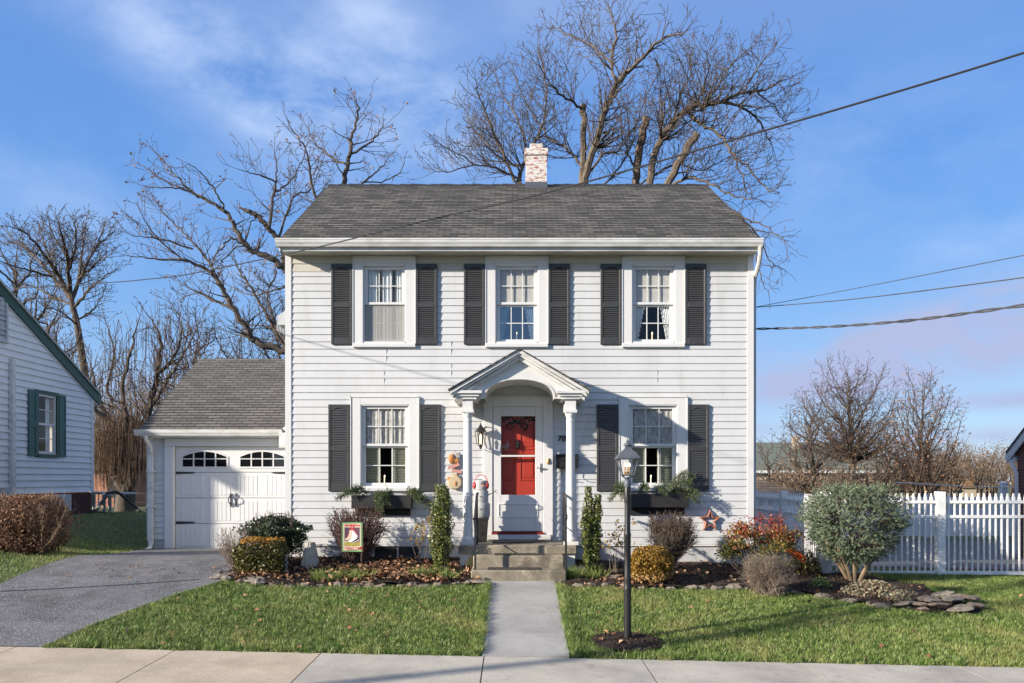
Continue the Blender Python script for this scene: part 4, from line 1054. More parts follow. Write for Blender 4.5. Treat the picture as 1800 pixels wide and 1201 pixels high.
winbox(-2.78,-1.74,-.30,'long black window box with green fir boughs below the lower left window','',
  [(-2.6,-.3,-3.0,-.36,.2),(-2.5,-.3,-2.78,-.25,.3),(-2.45,-.3,-2.28,-.62,.34),(-2.4,-.3,-2.2,-.45,.34),(-2.05,-.3,-2.2,-.42,.35),(-1.9,-.28,-1.45,-.42,.25),(-1.85,-.28,-1.38,-.56,.2),(-1.8,-.28,-1.6,-.40,.3)],21)
winbox(1.98,3.06,-.28,'long black window box with cedar sprigs below the lower right window','',
  [(2.05,-.28,1.72,-.36,.28),(2.0,-.28,1.85,-.2,.2),(2.2,-.28,2.35,-.22,.3),(2.7,-.28,3.1,.10,.15),(2.75,-.28,3.08,-.05,.2),(2.7,-.28,3.25,-.30,.28),(2.5,-.28,2.65,-.22,.32),(2.8,-.28,3.15,-.4,.3)],22)
# snowman on its stand
t=thing('planter_stand',(-.53,13.62,-1.1),'tall tapered black wooden stand under the snowman','stand')
m=MB(); a=.125;b=.10
for s,(h,z) in enumerate(((.10,-1.10),(.135,-.72),(.15,-.70),(.15,-.675))): pass
m.lathe((-.53,13.62,0),[(.135,-1.10),(.175,-.72),(.19,-.715),(.19,-.68)],4,True); m.build('body','black_wood',t)
t=thing('snowman',(-.53,13.62,-.68),'grey metal can snowman with red ear muffs and twig arms','snowman')
c=(-.53,13.62,-.68)
MB().lathe(c,[(.135,0),(.155,.03),(.155,.23),(.145,.25)],20).build('body','grey_paint',t)
MB().lathe(c,[(.128,.25),(.128,.44),(.11,.47)],20).build('shoulder','grey_paint',t)
hd=MB().lathe(c,[(.095,.47),(.105,.48),(.105,.62),(.09,.635)],20).build('head','grey_paint',t)
m=MB()
for s in (-1,1): m.blob((c[0]+s*.108-.0,c[1]-.03,c[2]+.55),(.032,.05,.062),s+4,.08,12,8)
m.build('ear_muff','red',t)
m=MB(); m.tube([(c[0]+.11*math.cos(q),c[1],c[2]+.60+.13*math.sin(q)) for q in np.linspace(0,PI,14)],.008,6); m.build('headband','red',t)
m=MB()
for s in (-1,1):
    m.tube([(c[0]+s*.11,c[1]-.03,c[2]+.38),(c[0]+s*.2,c[1]-.06,c[2]+.42),(c[0]+s*.27,c[1]-.07,c[2]+.47)],[.010,.008,.005],5)
    m.tube([(c[0]+s*.2,c[1]-.06,c[2]+.42),(c[0]+s*.21,c[1]-.06,c[2]+.50)],[.006,.004],5)
    m.tube([(c[0]+s*.23,c[1]-.06,c[2]+.44),(c[0]+s*.28,c[1]-.06,c[2]+.42)],[.006,.004],5)
m.build('twig_arm','bark_dark',t)
m=MB()
for x,z in ((.01,.58),(.06,.58),(.0,.36),(.0,.15)): m.blob((c[0]+x,c[1]-(.10 if z>.4 else .135 if z>.3 else .16),c[2]+z),(.011,.011,.011),2,0,8,5)
m.build('button','black',hd)
MB().tube([(c[0]+.035,c[1]-.1,c[2]+.55),(c[0]+.06,c[1]-.17,c[2]+.535)],[.012,.003],6).build('nose','orange',hd)

# ------------------------------------------------------------- lamp post
lx,ld=LAMP; lz=float(gz(lx,ld))
t=thing('lamp_post',(lx,ld,lz),'black iron lamp post with a four sided glass lantern on the front lawn','lamp post')
m=MB(); zt=-.10
m.lathe((lx,ld,0),[(.046,lz-.1),(.046,lz+.62),(.05,lz+.64),(.044,lz+.66),(.044,lz+.74),(.049,lz+.76),(.041,lz+.80),(.041,-.72),(.046,-.70),(.041,-.68),(.036,-.66),(.036,-.30)],20); m.build('post','black',t)
m=MB().lathe((lx,ld,0),[(.038,-.31),(.041,-.30),(.041,-.115),(.038,-.11)],20); m.box(lx-.016,lx+.016,ld-.046,ld-.03,-.22,-.14); m.build('sleeve','black',t)
m=MB().lathe((lx,ld,0),[(.040,-.112),(.042,-.10),(.042,-.04),(.034,-.025),(.02,-.005),(.018,.01)],20)
for k in range(4):
    a=PI/4+k*PI/2; m.tube([(lx+.02*math.cos(a),ld+.02*math.sin(a),-.02),(lx+.06*math.cos(a),ld+.06*math.sin(a),.0),(lx+.085*math.cos(a),ld+.085*math.sin(a),.03)],.007,5)
m.build('collar','lamp_grey',t)
ln=MB(); q=math.sqrt(2)
ln.lathe((lx,ld,0),[(.068*q,.022),(.074*q,.028),(.074*q,.038),(.068*q,.042)],4,True)
ln.lathe((lx,ld,0),[(.128*q,.225),(.142*q,.230),(.142*q,.244),(.125*q,.262),(.10*q,.30),(.075*q,.325),(.045*q,.345),(.030*q,.365),(.028*q,.39)],4,True)
ln.lathe((lx,ld,0),[(.034,.388),(.05,.398),(.05,.408),(.03,.425),(.016,.435),(.018,.45),(.006,.47),(.003,.485)],16)
for k in range(4):
    a=PI/4+k*PI/2; ln.tube([(lx+.070*q*math.cos(a),ld+.070*q*math.sin(a),.035),(lx+.118*q*math.cos(a),ld+.118*q*math.sin(a),.23)],.0085,5)
L=ln.build('lantern','lamp_grey',t,smooth=False)
MB().lathe((lx,ld,0),[(.066*q,.042),(.113*q,.226)],4,True).build('glass','lamp_glass',L)
m=MB()
for k in range(3):
    a=.5+2*PI*k/3; m.lathe((lx+.032*math.cos(a),ld+.032*math.sin(a),.045),[(.016,0),(.018,.02),(.008,.03),(.008,.09)],8)
m.build('candle_holder','brass',L)
m=MB()
for k in range(3):
    a=.5+2*PI*k/3; m.lathe((lx+.032*math.cos(a),ld+.032*math.sin(a),.135),[(.007,0),(.011,.018),(.003,.05)],8)
m.build('bulb','bulb_lit',L)

# ------------------------------------------------------------- garden flag
fx,fd=(619-900)/110.2,12.7; fz=float(mound(fx,fd))
t=thing('garden_flag',(fx,fd,fz),'small welcome garden flag with white ice skates on a metal stake','flag')
W_,H_=.33,.47; z0=-.95-.23; z1=z0+H_; x0=fx-W_/2; x1=fx+W_/2
m=MB(); m.tube([(x1-.015,fd+.02,fz-.1),(x1-.015,fd+.02,z1+.01),(x0,fd+.02,z1+.01)],.006,6); m.build('stake','iron',t)
def fwave(u): return fd+.008*math.sin(u*14)
def cloth(mb,a,b,c,d,dy):
    n=8; vs=[]
    for i in range(n+1):
        u=a+(b-a)*i/n; vs+=[(u,fwave(u)-dy,c),(u,fwave(u)-dy,d)]
    mb.add(vs,[(2*i,2*i+2,2*i+3,2*i+1) for i in range(n)])
def cpoly(mb,P,dy): mb.add([(x0+u*W_,fwave(x0+u*W_)-dy,z0+v*H_) for u,v in P],[tuple(range(len(P)))])
m=MB(); cloth(m,x0,x1,z0,z1,0); cloth(m,x0,x1,z0,z1,-.003); fg=m.build('cloth','flag_green',t)
m=MB(); cloth(m,x0+.08*W_,x1-.08*W_,z0+.05*H_,z1-.05*H_,.003); m.build('border','flag_cream',fg)
m=MB(); cloth(m,x0+.13*W_,x1-.13*W_,z0+.195*H_,z1-.17*H_,.005); m.build('picture','flag_plum',fg)
m=MB(); cpoly(m,[(.14,.20),(.86,.20),(.86,.36),(.6,.30),(.4,.33),(.14,.37)],.006); m.build('ground','flag_olive',fg)
m=MB(); cpoly(m,[(.13,.86),(.36,.87),(.36,.93),(.13,.92)],.006); cpoly(m,[(.62,.87),(.88,.86),(.88,.92),(.62,.93)],.006)
cpoly(m,[(.36,.88),(.43,.95),(.5,.91),(.57,.95),(.64,.88),(.56,.83),(.5,.87),(.44,.83)],.007)
cpoly(m,[(.40,.83),(.58,.83),(.54,.74),(.44,.74)],.007); cpoly(m,[(.44,.76),(.40,.76),(.30,.56),(.34,.56)],.007); cpoly(m,[(.54,.76),(.58,.78),(.74,.60),(.68,.60)],.007); m.build('ribbon','flag_red',fg)
m=MB(); cpoly(m,[(.38,.74),(.50,.72),(.50,.55),(.43,.45),(.30,.39),(.17,.39),(.17,.44),(.28,.49),(.36,.60)],.008); m.build('skate','flag_peach',fg)
m=MB(); cpoly(m,[(.50,.74),(.58,.70),(.78,.53),(.74,.46),(.58,.38),(.46,.32),(.31,.32),(.33,.38),(.45,.45),(.50,.58)],.010)
cpoly(m,[(.17,.345),(.42,.345),(.42,.36),(.17,.36)],.009); cpoly(m,[(.30,.27),(.52,.285),(.84,.40),(.84,.42),(.52,.305),(.30,.29)],.010); m.build('skate','flag_white',fg)
m=MB(); cpoly(m,[(.18,.36),(.28,.385),(.40,.385),(.40,.37),(.28,.37)],.0095); cpoly(m,[(.32,.315),(.46,.315),(.60,.375),(.76,.455),(.78,.44),(.6,.355),(.46,.30),(.32,.30)],.0115); m.build('sole','black',fg)
text_mesh('lettering','WELCOME',.063,'flag_red',fg,(x0+.105*W_,fd-.018,z0+.082*H_),.001)

# small garden things
c=(( 545-900)/107,13.1,0); z=float(mound(c[0],c[1]))
m=MB(); n=36; pr=[(.155,0),(.155,.03),(.085,.37),(.08,.40),(.07,.40)]
vs=[]
for r_,h in pr:
    for k in range(n): rr_=r_*(1 if k%3 else .93) ; vs.append((c[0]+rr_*math.cos(2*PI*k/n),c[1]+rr_*math.sin(2*PI*k/n),z-.01+h))
m.add(vs,[(i*n+k,i*n+(k+1)%n,(i+1)*n+(k+1)%n,(i+1)*n+k) for i in range(len(pr)-1) for k in range(n)]+[tuple((len(pr)-1)*n+k for k in range(n))])
m.build('garden_pedestal','cast_stone',None,label='fluted grey cast stone pedestal tapering upwards in the left flower bed',cat='pedestal')
c=((501-900)/110.5,12.67); z=float(mound(*c))
t=thing('garden_ornament',(c[0],c[1],z),'small pale bluish urn shaped ornament beside the orange tipped boxwood','ornament')
MB().lathe((c[0],c[1],z),[(.05,0),(.06,.02),(.03,.06),(.045,.12),(.055,.17),(.04,.20)],14).build('base','grey_paint',t)
MB().lathe((c[0],c[1],z),[(.03,.20),(.035,.24),(.06,.27),(.065,.30),(.05,.31)],14).build('bowl','cast_stone',t)
# wire trellis
t=thing('wire_trellis',(-3.93,13.5,-1.45),'thin black wire fan trellis behind the dark green shrub','trellis')
m=MB(); tc=(-3.93,13.45,-.90); 
for r_ in (.30,.17): m.tube([(tc[0]+r_*1.15*math.cos(a),tc[1],tc[2]+r_*math.sin(a)) for a in np.linspace(.25,PI-.25,20)],.006,5)
for a in np.linspace(.35,PI-.35,7): m.tube([(tc[0]+.06*math.cos(a),tc[1],tc[2]+.05*math.sin(a)),(tc[0]+.345*math.cos(a),tc[1],tc[2]+.30*math.sin(a))],.005,5)
m.tube([(tc[0],tc[1],-1.6),(tc[0],tc[1],tc[2]+.05)],.008,5)
m.build('wire','iron',t)
m=MB()
for a in np.linspace(.5,PI-.5,6): m.blob((tc[0]+.22*math.cos(a),tc[1],tc[2]+.19*math.sin(a)),(.013,.006,.024),2,.2,6,4)
m.build('leaf','iron',t)
# orange thing behind the brown bush
m=MB(); vs=[];c=at(1397,978,12.9)
for i in range(9):
    s=i/8
    for j in range(6):
        q=j/5-.5; vs.append((c.x-.12+.30*s,c.y+.06*math.cos(q*5)+.03*math.sin(s*6),c.z+.12-.20*s+q*.16*(1-.75*abs(s-.3))))
m.add(vs,[(i*6+j,(i+1)*6+j,(i+1)*6+j+1,i*6+j+1) for i in range(8) for j in range(5)]); m.sm=True
o=m.build('garden_ornament','orange',None,label='bright orange curled garden ornament behind the brown dry bush',cat='ornament')
md=o.modifiers.new('thick','SOLIDIFY'); md.thickness=.008

# ------------------------------------------------------------- white fences
PK=None
def picket_mesh(w=.0175):
    m=MB(); h=1.33
    m.lathe((0,0,0),[(w,0),(w,h-.14),(w*1.0,h-.13)],4,True)
    m.lathe((0,0,0),[(w*1.0,h-.13),(w*1.75,h-.115),(w*1.75,h-.085),(w*.9,h-.02),(w*.9,h),(w*.6,h+.008)],4,True)
    return m
def fence(p0,p1,zb0,zt0,npost,label,n_gap,skipends=()):
    t=thing('picket_fence',(p0[0],p0[1],zb0),label,'fence'); A=Vector((p0[0],p0[1],0)); B=Vector((p1[0],p1[1],0)); D=B-A; L=D.length; D/=L
    ang=math.atan2(D.y,D.x); global PK
    N=int(L/.1)
    nm=Vector((-D.y,D.x,0)); 
    def rail(z,h):
        m=MB(); b=nm*.022
        c=[A-b,B-b,B+b,A+b]; vs=[(p.x,p.y,z+(-.0204*(p.x-A.x))*0) for p in c]+[(p.x,p.y,z+h) for p in c]
        m.add(vs,[(0,3,2,1),(4,5,6,7),(0,1,5,4),(1,2,6,5),(2,3,7,6),(3,0,4,7)]); m.build('rail','vinyl',t)
    rail(zb0+.03,.06); rail(zt0-.45,.05); rail(zt0-.20,.05)
    base=picket_mesh(.0125 if B.y-A.y>2 else .0165).build('picket_set','vinyl',None); me=base.data; src=np.empty(len(me.vertices)*3,np.float32); me.vertices.foreach_get('co',src); src=src.reshape(-1,3)
    k=(zt0-.03-(zb0+.05))/1.338; src[:,2]*=k
    ca,sa=math.cos(ang),math.sin(ang); r0=np.stack([src[:,0]*ca-src[:,1]*sa,src[:,0]*sa+src[:,1]*ca,src[:,2]],1)
    polys=[tuple(p.vertices) for p in me.polygons]; bpy.data.objects.remove(base)
    m=MB(); pp=L/npost; 
    for i in range(1,N):
        s=i*L/N
        if min(s%pp,pp-s%pp)<.06: continue
        p=A+D*s; m.add([(v[0]+p.x,v[1]+p.y,v[2]+zb0+.05) for v in r0],polys)
    m.sm=False; m.build('pickets','vinyl',t)
    for i in range(npost+1):
        p=A+D*(L*i/npost); m=MB(); m.box(p.x-.065,p.x+.065,p.y-.065,p.y+.065,float(gz(p.x,p.y))-.05,zt0+.0)
        m.build('post','vinyl',t)
fence((5.33,13.55),(5.33+1.95*4,13.55),-1.68,-.235,4,'white vinyl picket fence facing the street right of the blue spruce',0)
fence((5.33,13.68),(5.33,19.5),-1.68,-.26,3,'white vinyl picket fence running back in shade beside the house',0)
# far fence at the end of the paving
t=thing('back_fence',(6,25.4,-1.8),'low white panel fence at the far end of the shaded paving','fence')
m=MB().box(5.8,24,25.38,25.44,-1.85,-.98); m.build('panel','vinyl',t)
m=MB()
for i in range(64): m.box(5.8+i*.28,5.8+i*.28+.13,25.385,25.435,-.979,-.72)
m.box(5.8,24,25.37,25.45,-.72,-.62); m.build('top_rail','vinyl',t)
m=MB()
for i in range(8): m.box(5.9+i*2.4,6.05+i*2.4,25.3,25.37,-1.9,-.52)
m.build('post','vinyl',t)
c=at(1764,850,22.0); zg=float(gz(c.x,22.0))
t=thing('clothes_line_post',(c.x,22,zg),'tall plain pale post standing behind the front picket fence','post')
MB().box(c.x-.07,c.x+.07,21.93,22.07,zg-.1,c.z).build('post','vinyl',t)
m=MB(); m.lathe((c.x,22,c.z),[(.11,0),(.11,.02),(.02,.06)],4,True); m.build('cap','vinyl',t)
def cable(name,pts,r,mat,label,n=6,cat='cable',group=None):
    m=MB(); m.tube(catmull(pts,10),r,n); m.build(name,mat,None,label=label,cat=cat,group=group)
cable('clothes_line',[at(1575,848,22),at(1680,854,22),at(1764,857,21.92),at(1800,857,22)],.016,'offwhite','pale sagging line strung past the tall white post',cat='line')

# ------------------------------------------------------------- overhead wires
def wp(px,py,d): return at(px,py,d)
cable('service_wire',[wp(30,507,17.5),wp(190,497,14.0),wp(259,491,13),wp(335,481.5,12.1),wp(530,441,10.2),wp(745,389,8.6),wp(975,335,7.25),wp(1350,228,5.95),wp(1800,93,5.1),wp(2300,-80,4.2)],.0075,'cable','long black wire sagging across the front of the house roof',group=None)
cable('service_wire',[at(1326,540.5,15.2),at(1500,526,12.5),at(1800,488,9.2),at(2200,430,7)],.008,'cable_grey','thin wire from the right house wall, middle of the three right wires')
cable('service_wire',[at(1322,541,16.4),at(1500,508,13.2),at(1800,449,9.6),at(2200,370,7.4)],.006,'cable_grey','thinnest steep wire on the right, topmost of the three right wires')
m=MB(); A=catmull([at(1326,578.5,15.0),at(1450,575,13),at(1600,563.5,11.2),at(1800,537,9.2),at(2200,480,7)],22)
for ph in (0,PI):
    m.tube([p+Vector((0,math.cos(i*.55+ph),math.sin(i*.55+ph)))*.013 for i,p in enumerate(A)],.011,5)
m.build('service_cable','cable_grey',None,label='thick twisted cable on the right, lowest of the three right wires',cat='cable')
m=MB()
for z,d0 in ((2.80,15.2),(2.62,15.0),(2.99,16.4)): m.tube([(X1+.0,d0,z*1.0),(X1+.10,d0,z)],.015,6)
# ------------------------------------------------------------- left neighbour
nh=thing('neighbour_house',(-12.4,18.75,-1.1),'white clapboard neighbour house with green shutters and green roof edge','house')
NX=-12.42; nf=wallfn('x',NX,1); ND0,ND1=13.9,23.57; AP=(18.75,4.97); NE=2.62
def nclip(z):
    lo,hi=ND0,ND1
    if z>NE: lo=ND0+(z-NE)/.48; hi=ND1-(z-NE)/.48
    return (lo,max(lo,hi))
NW=(20.80,21.65,.63,2.21); NV=(18.57,19.53,3.29,4.37)
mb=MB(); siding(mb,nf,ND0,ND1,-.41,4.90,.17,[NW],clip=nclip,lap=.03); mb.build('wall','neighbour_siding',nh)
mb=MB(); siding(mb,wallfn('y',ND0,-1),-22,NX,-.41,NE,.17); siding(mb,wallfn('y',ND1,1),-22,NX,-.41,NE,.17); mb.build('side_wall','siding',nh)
mb=MB().box(NX-.06,NX+.034,ND1-.12,ND1+.034,-.43,NE).box(NX-.06,NX+.034,ND0-.034,ND0+.12,-.43,NE); mb.build_each('corner_board','white',nh)
MB().box(-21.9,NX-.03,ND0+.04,ND1-.05,-1.9,-.415).build('foundation','brick_dark',nh)
MB().box(NX-.02,NX+.14,20.4,22.2,-.92,-.46).build('cellar_vent','zinc',nh)
def nroof(mb,x0,x1,dz,t):
    P=[(ND0-.3,2.51),(AP[0],AP[1]),(23.87,2.51),(23.87,2.51-t),(AP[0],AP[1]-t),(ND0-.3,2.51-t)]
    mb.prism([(u,z+dz) for u,z in P],lambda u,o,z:(o,u,z),x0,x1)
mb=MB(); nroof(mb,-22,NX+.10,.03,.06); mb.build('roof','shingle',nh)
mb=MB(); nroof(mb,NX+.036,NX+.075,-.033,.30); mb.build('rake_board','green_trim',nh)
mb=MB(); nroof(mb,NX+.05,NX+.115,-.005,.03); mb.build('rake_edge','white_worn',nh)
mb=MB(); nroof(mb,NX+.004,NX+.035,-.335,.055); mb.build('rake_trim','white',nh)
MB().box(-22,NX+.07,23.81,23.94,2.24,2.5).build('eave_board','green_trim',nh)
mb=MB(); u0,u1,z0,z1=NW; t_=.085
mb.box(NX+.0,NX+.06,u0-t_,u0,z0-t_,z1+t_).box(NX,NX+.06,u1,u1+t_,z0-t_,z1+t_).box(NX,NX+.059,u0,u1,z1,z1+t_).box(NX,NX+.07,u0,u1,z0-t_,z0); nw=mb.build('window','green_trim',nh)
mb=MB().box(NX-.04,NX+.02,u0,u0+.07,z0,z1).box(NX-.04,NX+.02,u1-.07,u1,z0,z1).box(NX-.04,NX+.019,u0+.07,u1-.07,z1-.06,z1).box(NX-.04,NX+.021,u0+.07,u1-.07,z0,z0+.07)
zm=(z0+z1)/2; mb.box(NX-.05,NX+.0,u0+.07,u1-.07,zm-.03,zm+.03).box(NX-.045,NX-.01,u0+.07,u1-.07,zm+.37,zm+.39).box(NX-.045,NX-.01,u0+.07,u1-.07,zm-.39,zm-.37); mb.build('sash','white',nw)
MB().box(NX-.035,NX-.03,u0+.05,u1-.05,z0,z1).build('pane','glass',nw)
MB().box(NX-.4,NX-.38,u0-.4,u1+.4,z0-.4,z1+.4).build('dark_room','room',nw)
for a,b in ((u0+.07,u0+.25),(u1-.25,u1-.07)):
    m=MB(); vs=[]
    for i in range(17):
        for j in (0,1): vs.append((NX-.12+.014*math.sin(i*1.6),a+(b-a)*i/16,(z0,z1)[j]))
    m.add(vs,[(2*i,2*i+2,2*i+3,2*i+1) for i in range(16)]); m.build('curtain','curtain_white',nw)
for a,b in ((20.38,20.71),(21.75,22.07)):
    m=MB(); m.box(NX+.03,NX+.055,a,b,z0-.06,z1+.06)
    for c,e in ((z0-.06,zm-.035),(zm+.035,z1+.06)): m.box(NX+.055,NX+.067,a,a+.05,c,e).box(NX+.055,NX+.067,b-.05,b,c,e).box(NX+.055,NX+.066,a+.05,b-.05,c,c+.06).box(NX+.055,NX+.066,a+.05,b-.05,e-.06,e)
    m.box(NX+.055,NX+.0675,a,b,zm-.034,zm+.034); m.build('shutter','green_shutter',nh)
m=MB(); v0,v1,w0,w1=NV
m.box(NX+.0,NX+.07,v0,v0+.07,w0,w1).box(NX,NX+.07,v1-.07,v1,w0,w1).box(NX,NX+.069,v0,v1,w0,w0+.07).box(NX,NX+.069,v0,v1,w1-.06,w1)
for i in range(8):
    a=w0+.07+i*.12; m.add([(NX+.06,v0+.07,a),(NX+.06,v1-.07,a),(NX+.02,v1-.07,a+.11),(NX+.02,v0+.07,a+.11)],[(0,1,2,3)])
m.build('gable_vent','zinc',nh)
MB().box(NX+.03,NX+.12,19.62,19.75,-.63,2.94).build('downspout','white_worn',nh)
MB().box(NX+.03,NX+.17,19.26,19.53,-.48,-.25).build('meter_box','zinc',nh)
# ------------------------------------------------------------- right neighbour
rh=thing('brick_house',(12.1,17,-1.8),'dark red brick house with white eaves at the right edge','house')
BX=12.06; B0,B1=13.95,19.0; BA=(15.6,3.45)
m=MB(); m.prism([(B0,-2.0),(B1,-2.0),(B1,.72),(BA[0],BA[1]-.12),(B0,.72)],lambda u,o,z:(BX+o,u,z),0,9); m.build('wall','brick_red',rh)
def rroof(mb,x0,x1,off,t):
    P=[(B0-.3,.72-.3*1.75),(BA[0],BA[1]),(B1+.27,.59),(B1+.27,.59-t),(BA[0],BA[1]-t),(B0-.3,.72-.3*1.75-t)]
    mb.prism([(u,z+off) for u,z in P],lambda u,o,z:(o,u,z),x0,x1)
m=MB(); rroof(m,BX-.12,BX+9.2,.05,.06); m.build('roof','shingle',rh)
m=MB(); rroof(m,BX-.10,BX-.06,-.012,.22); m.build('rake_board','white',rh)
m=MB().box(BX-.05,BX+9,B1+.02,B1+.24,.38,.50).box(BX-.11,BX+9,B1+.17,B1+.30,.42,.58); m.build('eave','white',rh)
m=MB(); m.tube([(BX-.05,B1+.2,.42),(BX-.05,B1+.05,.25),(BX-.05,B1-.05,.1),(BX-.05,B1-.05,-1.8)],.045,8); m.build('downspout','white',rh)
# ------------------------------------------------------------- far buildings
def cbuild(px0,px1,ptop,peave,pbase,d,depth,hip,name,wallm,roofm,label,gable=False):
    a=at(px0,peave,d);b=at(px1,peave,d);zb=at(px0,pbase,d).z-3; zr=at(px0,ptop,d+depth/2).z
    t=thing(name,(a.x,d,zb),label,'building')
    m=MB().box(a.x+.3,b.x-.3,d+.3,d+depth-.3,zb,a.z); m.build('wall',wallm,t)
    m=MB(); h=hip
    if gable: m.prism([(a.x,a.z),(b.x,a.z),((a.x+b.x)/2,zr)],lambda u,o,z:(u,o,z),d+.05,d+depth)
    else: m.add([(a.x,d,a.z),(b.x,d,a.z),(b.x,d+depth,a.z),(a.x,d+depth,a.z),(a.x+h,d+depth/2,zr),(b.x-h,d+depth/2,zr),(a.x,d,a.z-.3),(b.x,d,a.z-.3)],[(0,1,5,4),(1,2,5),(2,3,4,5),(3,0,4),(6,7,1,0)])
    m.build('roof',roofm,t); return t,a,b
t,a,b=cbuild(1240,1600,778,824,862,80,16,3,'long_building','tan_wall','far_green_roof','long low tan building with a green roof beyond the bare trees')
m=MB()
for i in range(9): m.box(a.x+2+i*2.1,a.x+3+i*2.1,80.22,80.31,a.z-1.9,a.z-.7)
m.build_each('window','room',t)
m=MB().box(a.x-.2,b.x+.2,79.8,80.28,a.z-.45,a.z-.18); m.build('fascia','white_worn',t)
m=MB(); c=at(1398,770,86); m.box(c.x-.3,c.x+.3,85.7,86.3,c.z-1.5,c.z+.2); m.build('cupola','tan_wall',t)
cbuild(1240,1420,830,868,900,34,8,1.9,'shed','tan_wall','shingle_brown','low building with a brown hipped roof just beyond the shaded picket fence')
for i,(p0,p1,tp,ev,bs,l) in enumerate(((1690,1735,836,858,880,'small distant gabled house with a pale wall, right of two'),(1645,1690,842,862,880,'small distant gabled house among brown trees, left of two'))):
    cbuild(p0,p1,tp,ev,bs,95,9,0,'distant_house','tan_wall','brown_roof',l,True)
t,a,b=cbuild(120,212,768,818,870,48,9,1,'brick_cottage','brick_orange','shingle_brown','orange brick cottage behind the weeping willow')
m=MB().box(b.x-.9,b.x-.4,48.22,48.31,a.z-1.9,a.z-.8); m.build('window','room',t)
# swing frame and yard fence in the left back yard
t=thing('swing_frame',(-12,23,-1.3),'grey metal tube frame lying in the left back yard','frame')
m=MB(); y=24
for p in (((158,866),(240,868)),((165,868),(165,897)),((183,868),(183,900)),((190,869),(165,900)),((193,870),(193,898))):
    a=at(*p[0],y); b=at(*p[1],y+.3); m.tube([a,b],.05,6)
m.build('tube','zinc',t)
m=MB(); a=at(160,900,y-.2);b=at(185,905,y-.4); m.tube([a,b],.08,6); m.tube([at(186,868,y),at(205,864,y),at(225,880,y+.4),at(252,904,y+.3)],.04,6); m.build('pole','cable',t)
t=thing('yard_fence',(-18,40,-1.5),'dark low wire fence across the left back yard','fence')
m=MB()
for i in range(26): m.box(-24+i*.8,-23.95+i*.8,40,40.05,-2,-.75)
m.box(-24,-4,40,40.03,-.8,-.75).box(-24,-4,40,40.03,-1.25,-1.22).box(-24,-4,40,40.03,-1.6,-1.57); m.build('wire','cable',t)
# ------------------------------------------------------------- shrubs
def twigs_fan(S,base,top_c,top_r,n,rr,r0=.008,sub=5,spread=.05,tips=None,bend=.25):
    """stems that rise from a base and fan out into a crown"""
    for i in range(n):
        a=rr.random()*2*PI; q=math.sqrt(rr.random()); el=rr.uniform(-.35,1)
        e=Vector((top_c[0]+top_r[0]*q*math.cos(a)*math.sqrt(max(.05,1-max(0,el)**2*.5)),top_c[1]+top_r[1]*q*math.sin(a),top_c[2]+top_r[2]*el))
        b=Vector((base[0]+rr.gauss(0,spread),base[1]+rr.gauss(0,spread),base[2]-.03))
        m=b*.45+e*.55+Vector(((e.x-b.x)*bend*.3,(e.y-b.y)*bend*.3,-(e.z-b.z)*.02)); P=catmull([b,m,e],4); P=[p+rv(rr)*.006 for p in P]
        for k in range(len(P)-1): S.add(P[k],P[k+1],r0*(1-.75*k/len(P)),r0*(1-.75*(k+1)/len(P)))
        for k in range(2,len(P)):
            for _ in range(sub):
                d=((P[k]-P[k-1]).normalized()+rv(rr)*.6+Vector((0,0,.25))).normalized(); L=rr.uniform(.05,.16)
                q1=P[k]+d*L*.5; q2=q1+(d+rv(rr)*.35).normalized()*L*.5
                S.add(P[k],q1,r0*.34,r0*.28); S.add(q1,q2,r0*.28,r0*.18)
                if tips is not None: tips.append(tuple(q2)); tips.append(tuple(q1))
        if tips is not None: tips.append(tuple(P[-1]))
def shrub(name,loc,label,cat='shrub',group=None): return thing(name,loc,label,cat,group)
def gm(x,d): return float(mound(x,d))
# clipped hedge bush by the neighbour's wall
rr=random.Random(31); hx,hd=-8.72,14.2; hz=float(gz(hx,hd))
t=shrub('hedge_bush',(hx,hd,hz),'large clipped reddish brown bush in front of the left neighbour house')
S=Segs(); tips=[]
for i in range(70): 
    b=(hx+rr.uniform(-.5,.5),hd+rr.uniform(-.4,.4),hz); twigs_fan(S,b,(b[0]+rr.gauss(0,.2),b[1],hz+.52),(.4,.4,.36),5,rr,.009,4,.04,tips)
S.build('twigs','twig_tan',t)
P,Nn=shell(11000,(hx,hd,hz+.49),(.74,.62,.51),31,.72,boxy=3.2,lump=.07)
leafcards('leaves',P,.05,'hedge_leaf',t,31,normal=Nn*.6,asp=.5)
S=Segs()
for i in range(60):
    b=Vector((hx+rr.uniform(-.6,.6),hd+rr.uniform(-.5,.5),hz+.88)); d=(Vector((rr.gauss(0,.4),rr.gauss(0,.3),1))).normalized(); S.add(b,b+d*rr.uniform(.1,.28),.005,.003)
S.build('shoots','twig_tan',t)
# orange tipped boxwood, left
def boxwood(x,d,rx,ry,rz,label,seed,top,low,n=7000,mats=('box_green','box_orange','box_straw'),boxy=3.4):
    z=gm(x,d); t=shrub('boxwood',(x,d,z),label)
    c=(x,d,z+rz*.98); P,Nn=shell(n,c,(rx,ry,rz),seed,.70,boxy=boxy,lump=.10)
    g=np.random.default_rng(seed); h=(P[:,2]-c[2])/rz+g.normal(0,.10,len(P))
    a=(h>top); b=h<low; m=~(a|b)
    leafcards('leaves',P[m],.042,mats[0],t,seed,normal=Nn[m]*.6,asp=.6)
    leafcards('tips',P[a],.042,mats[1],t,seed+1,normal=Nn[a]*.6,asp=.6)
    leafcards('low_leaves',P[b],.042,mats[2],t,seed+2,normal=Nn[b]*.6,asp=.6)
    S=Segs(); rr=random.Random(seed); twigs_fan(S,(x,d,z),(x,d,z+rz),(rx*.8,ry*.8,rz*.7),40,rr,.010,3); S.build('stems','bark_brown',t)
    return t
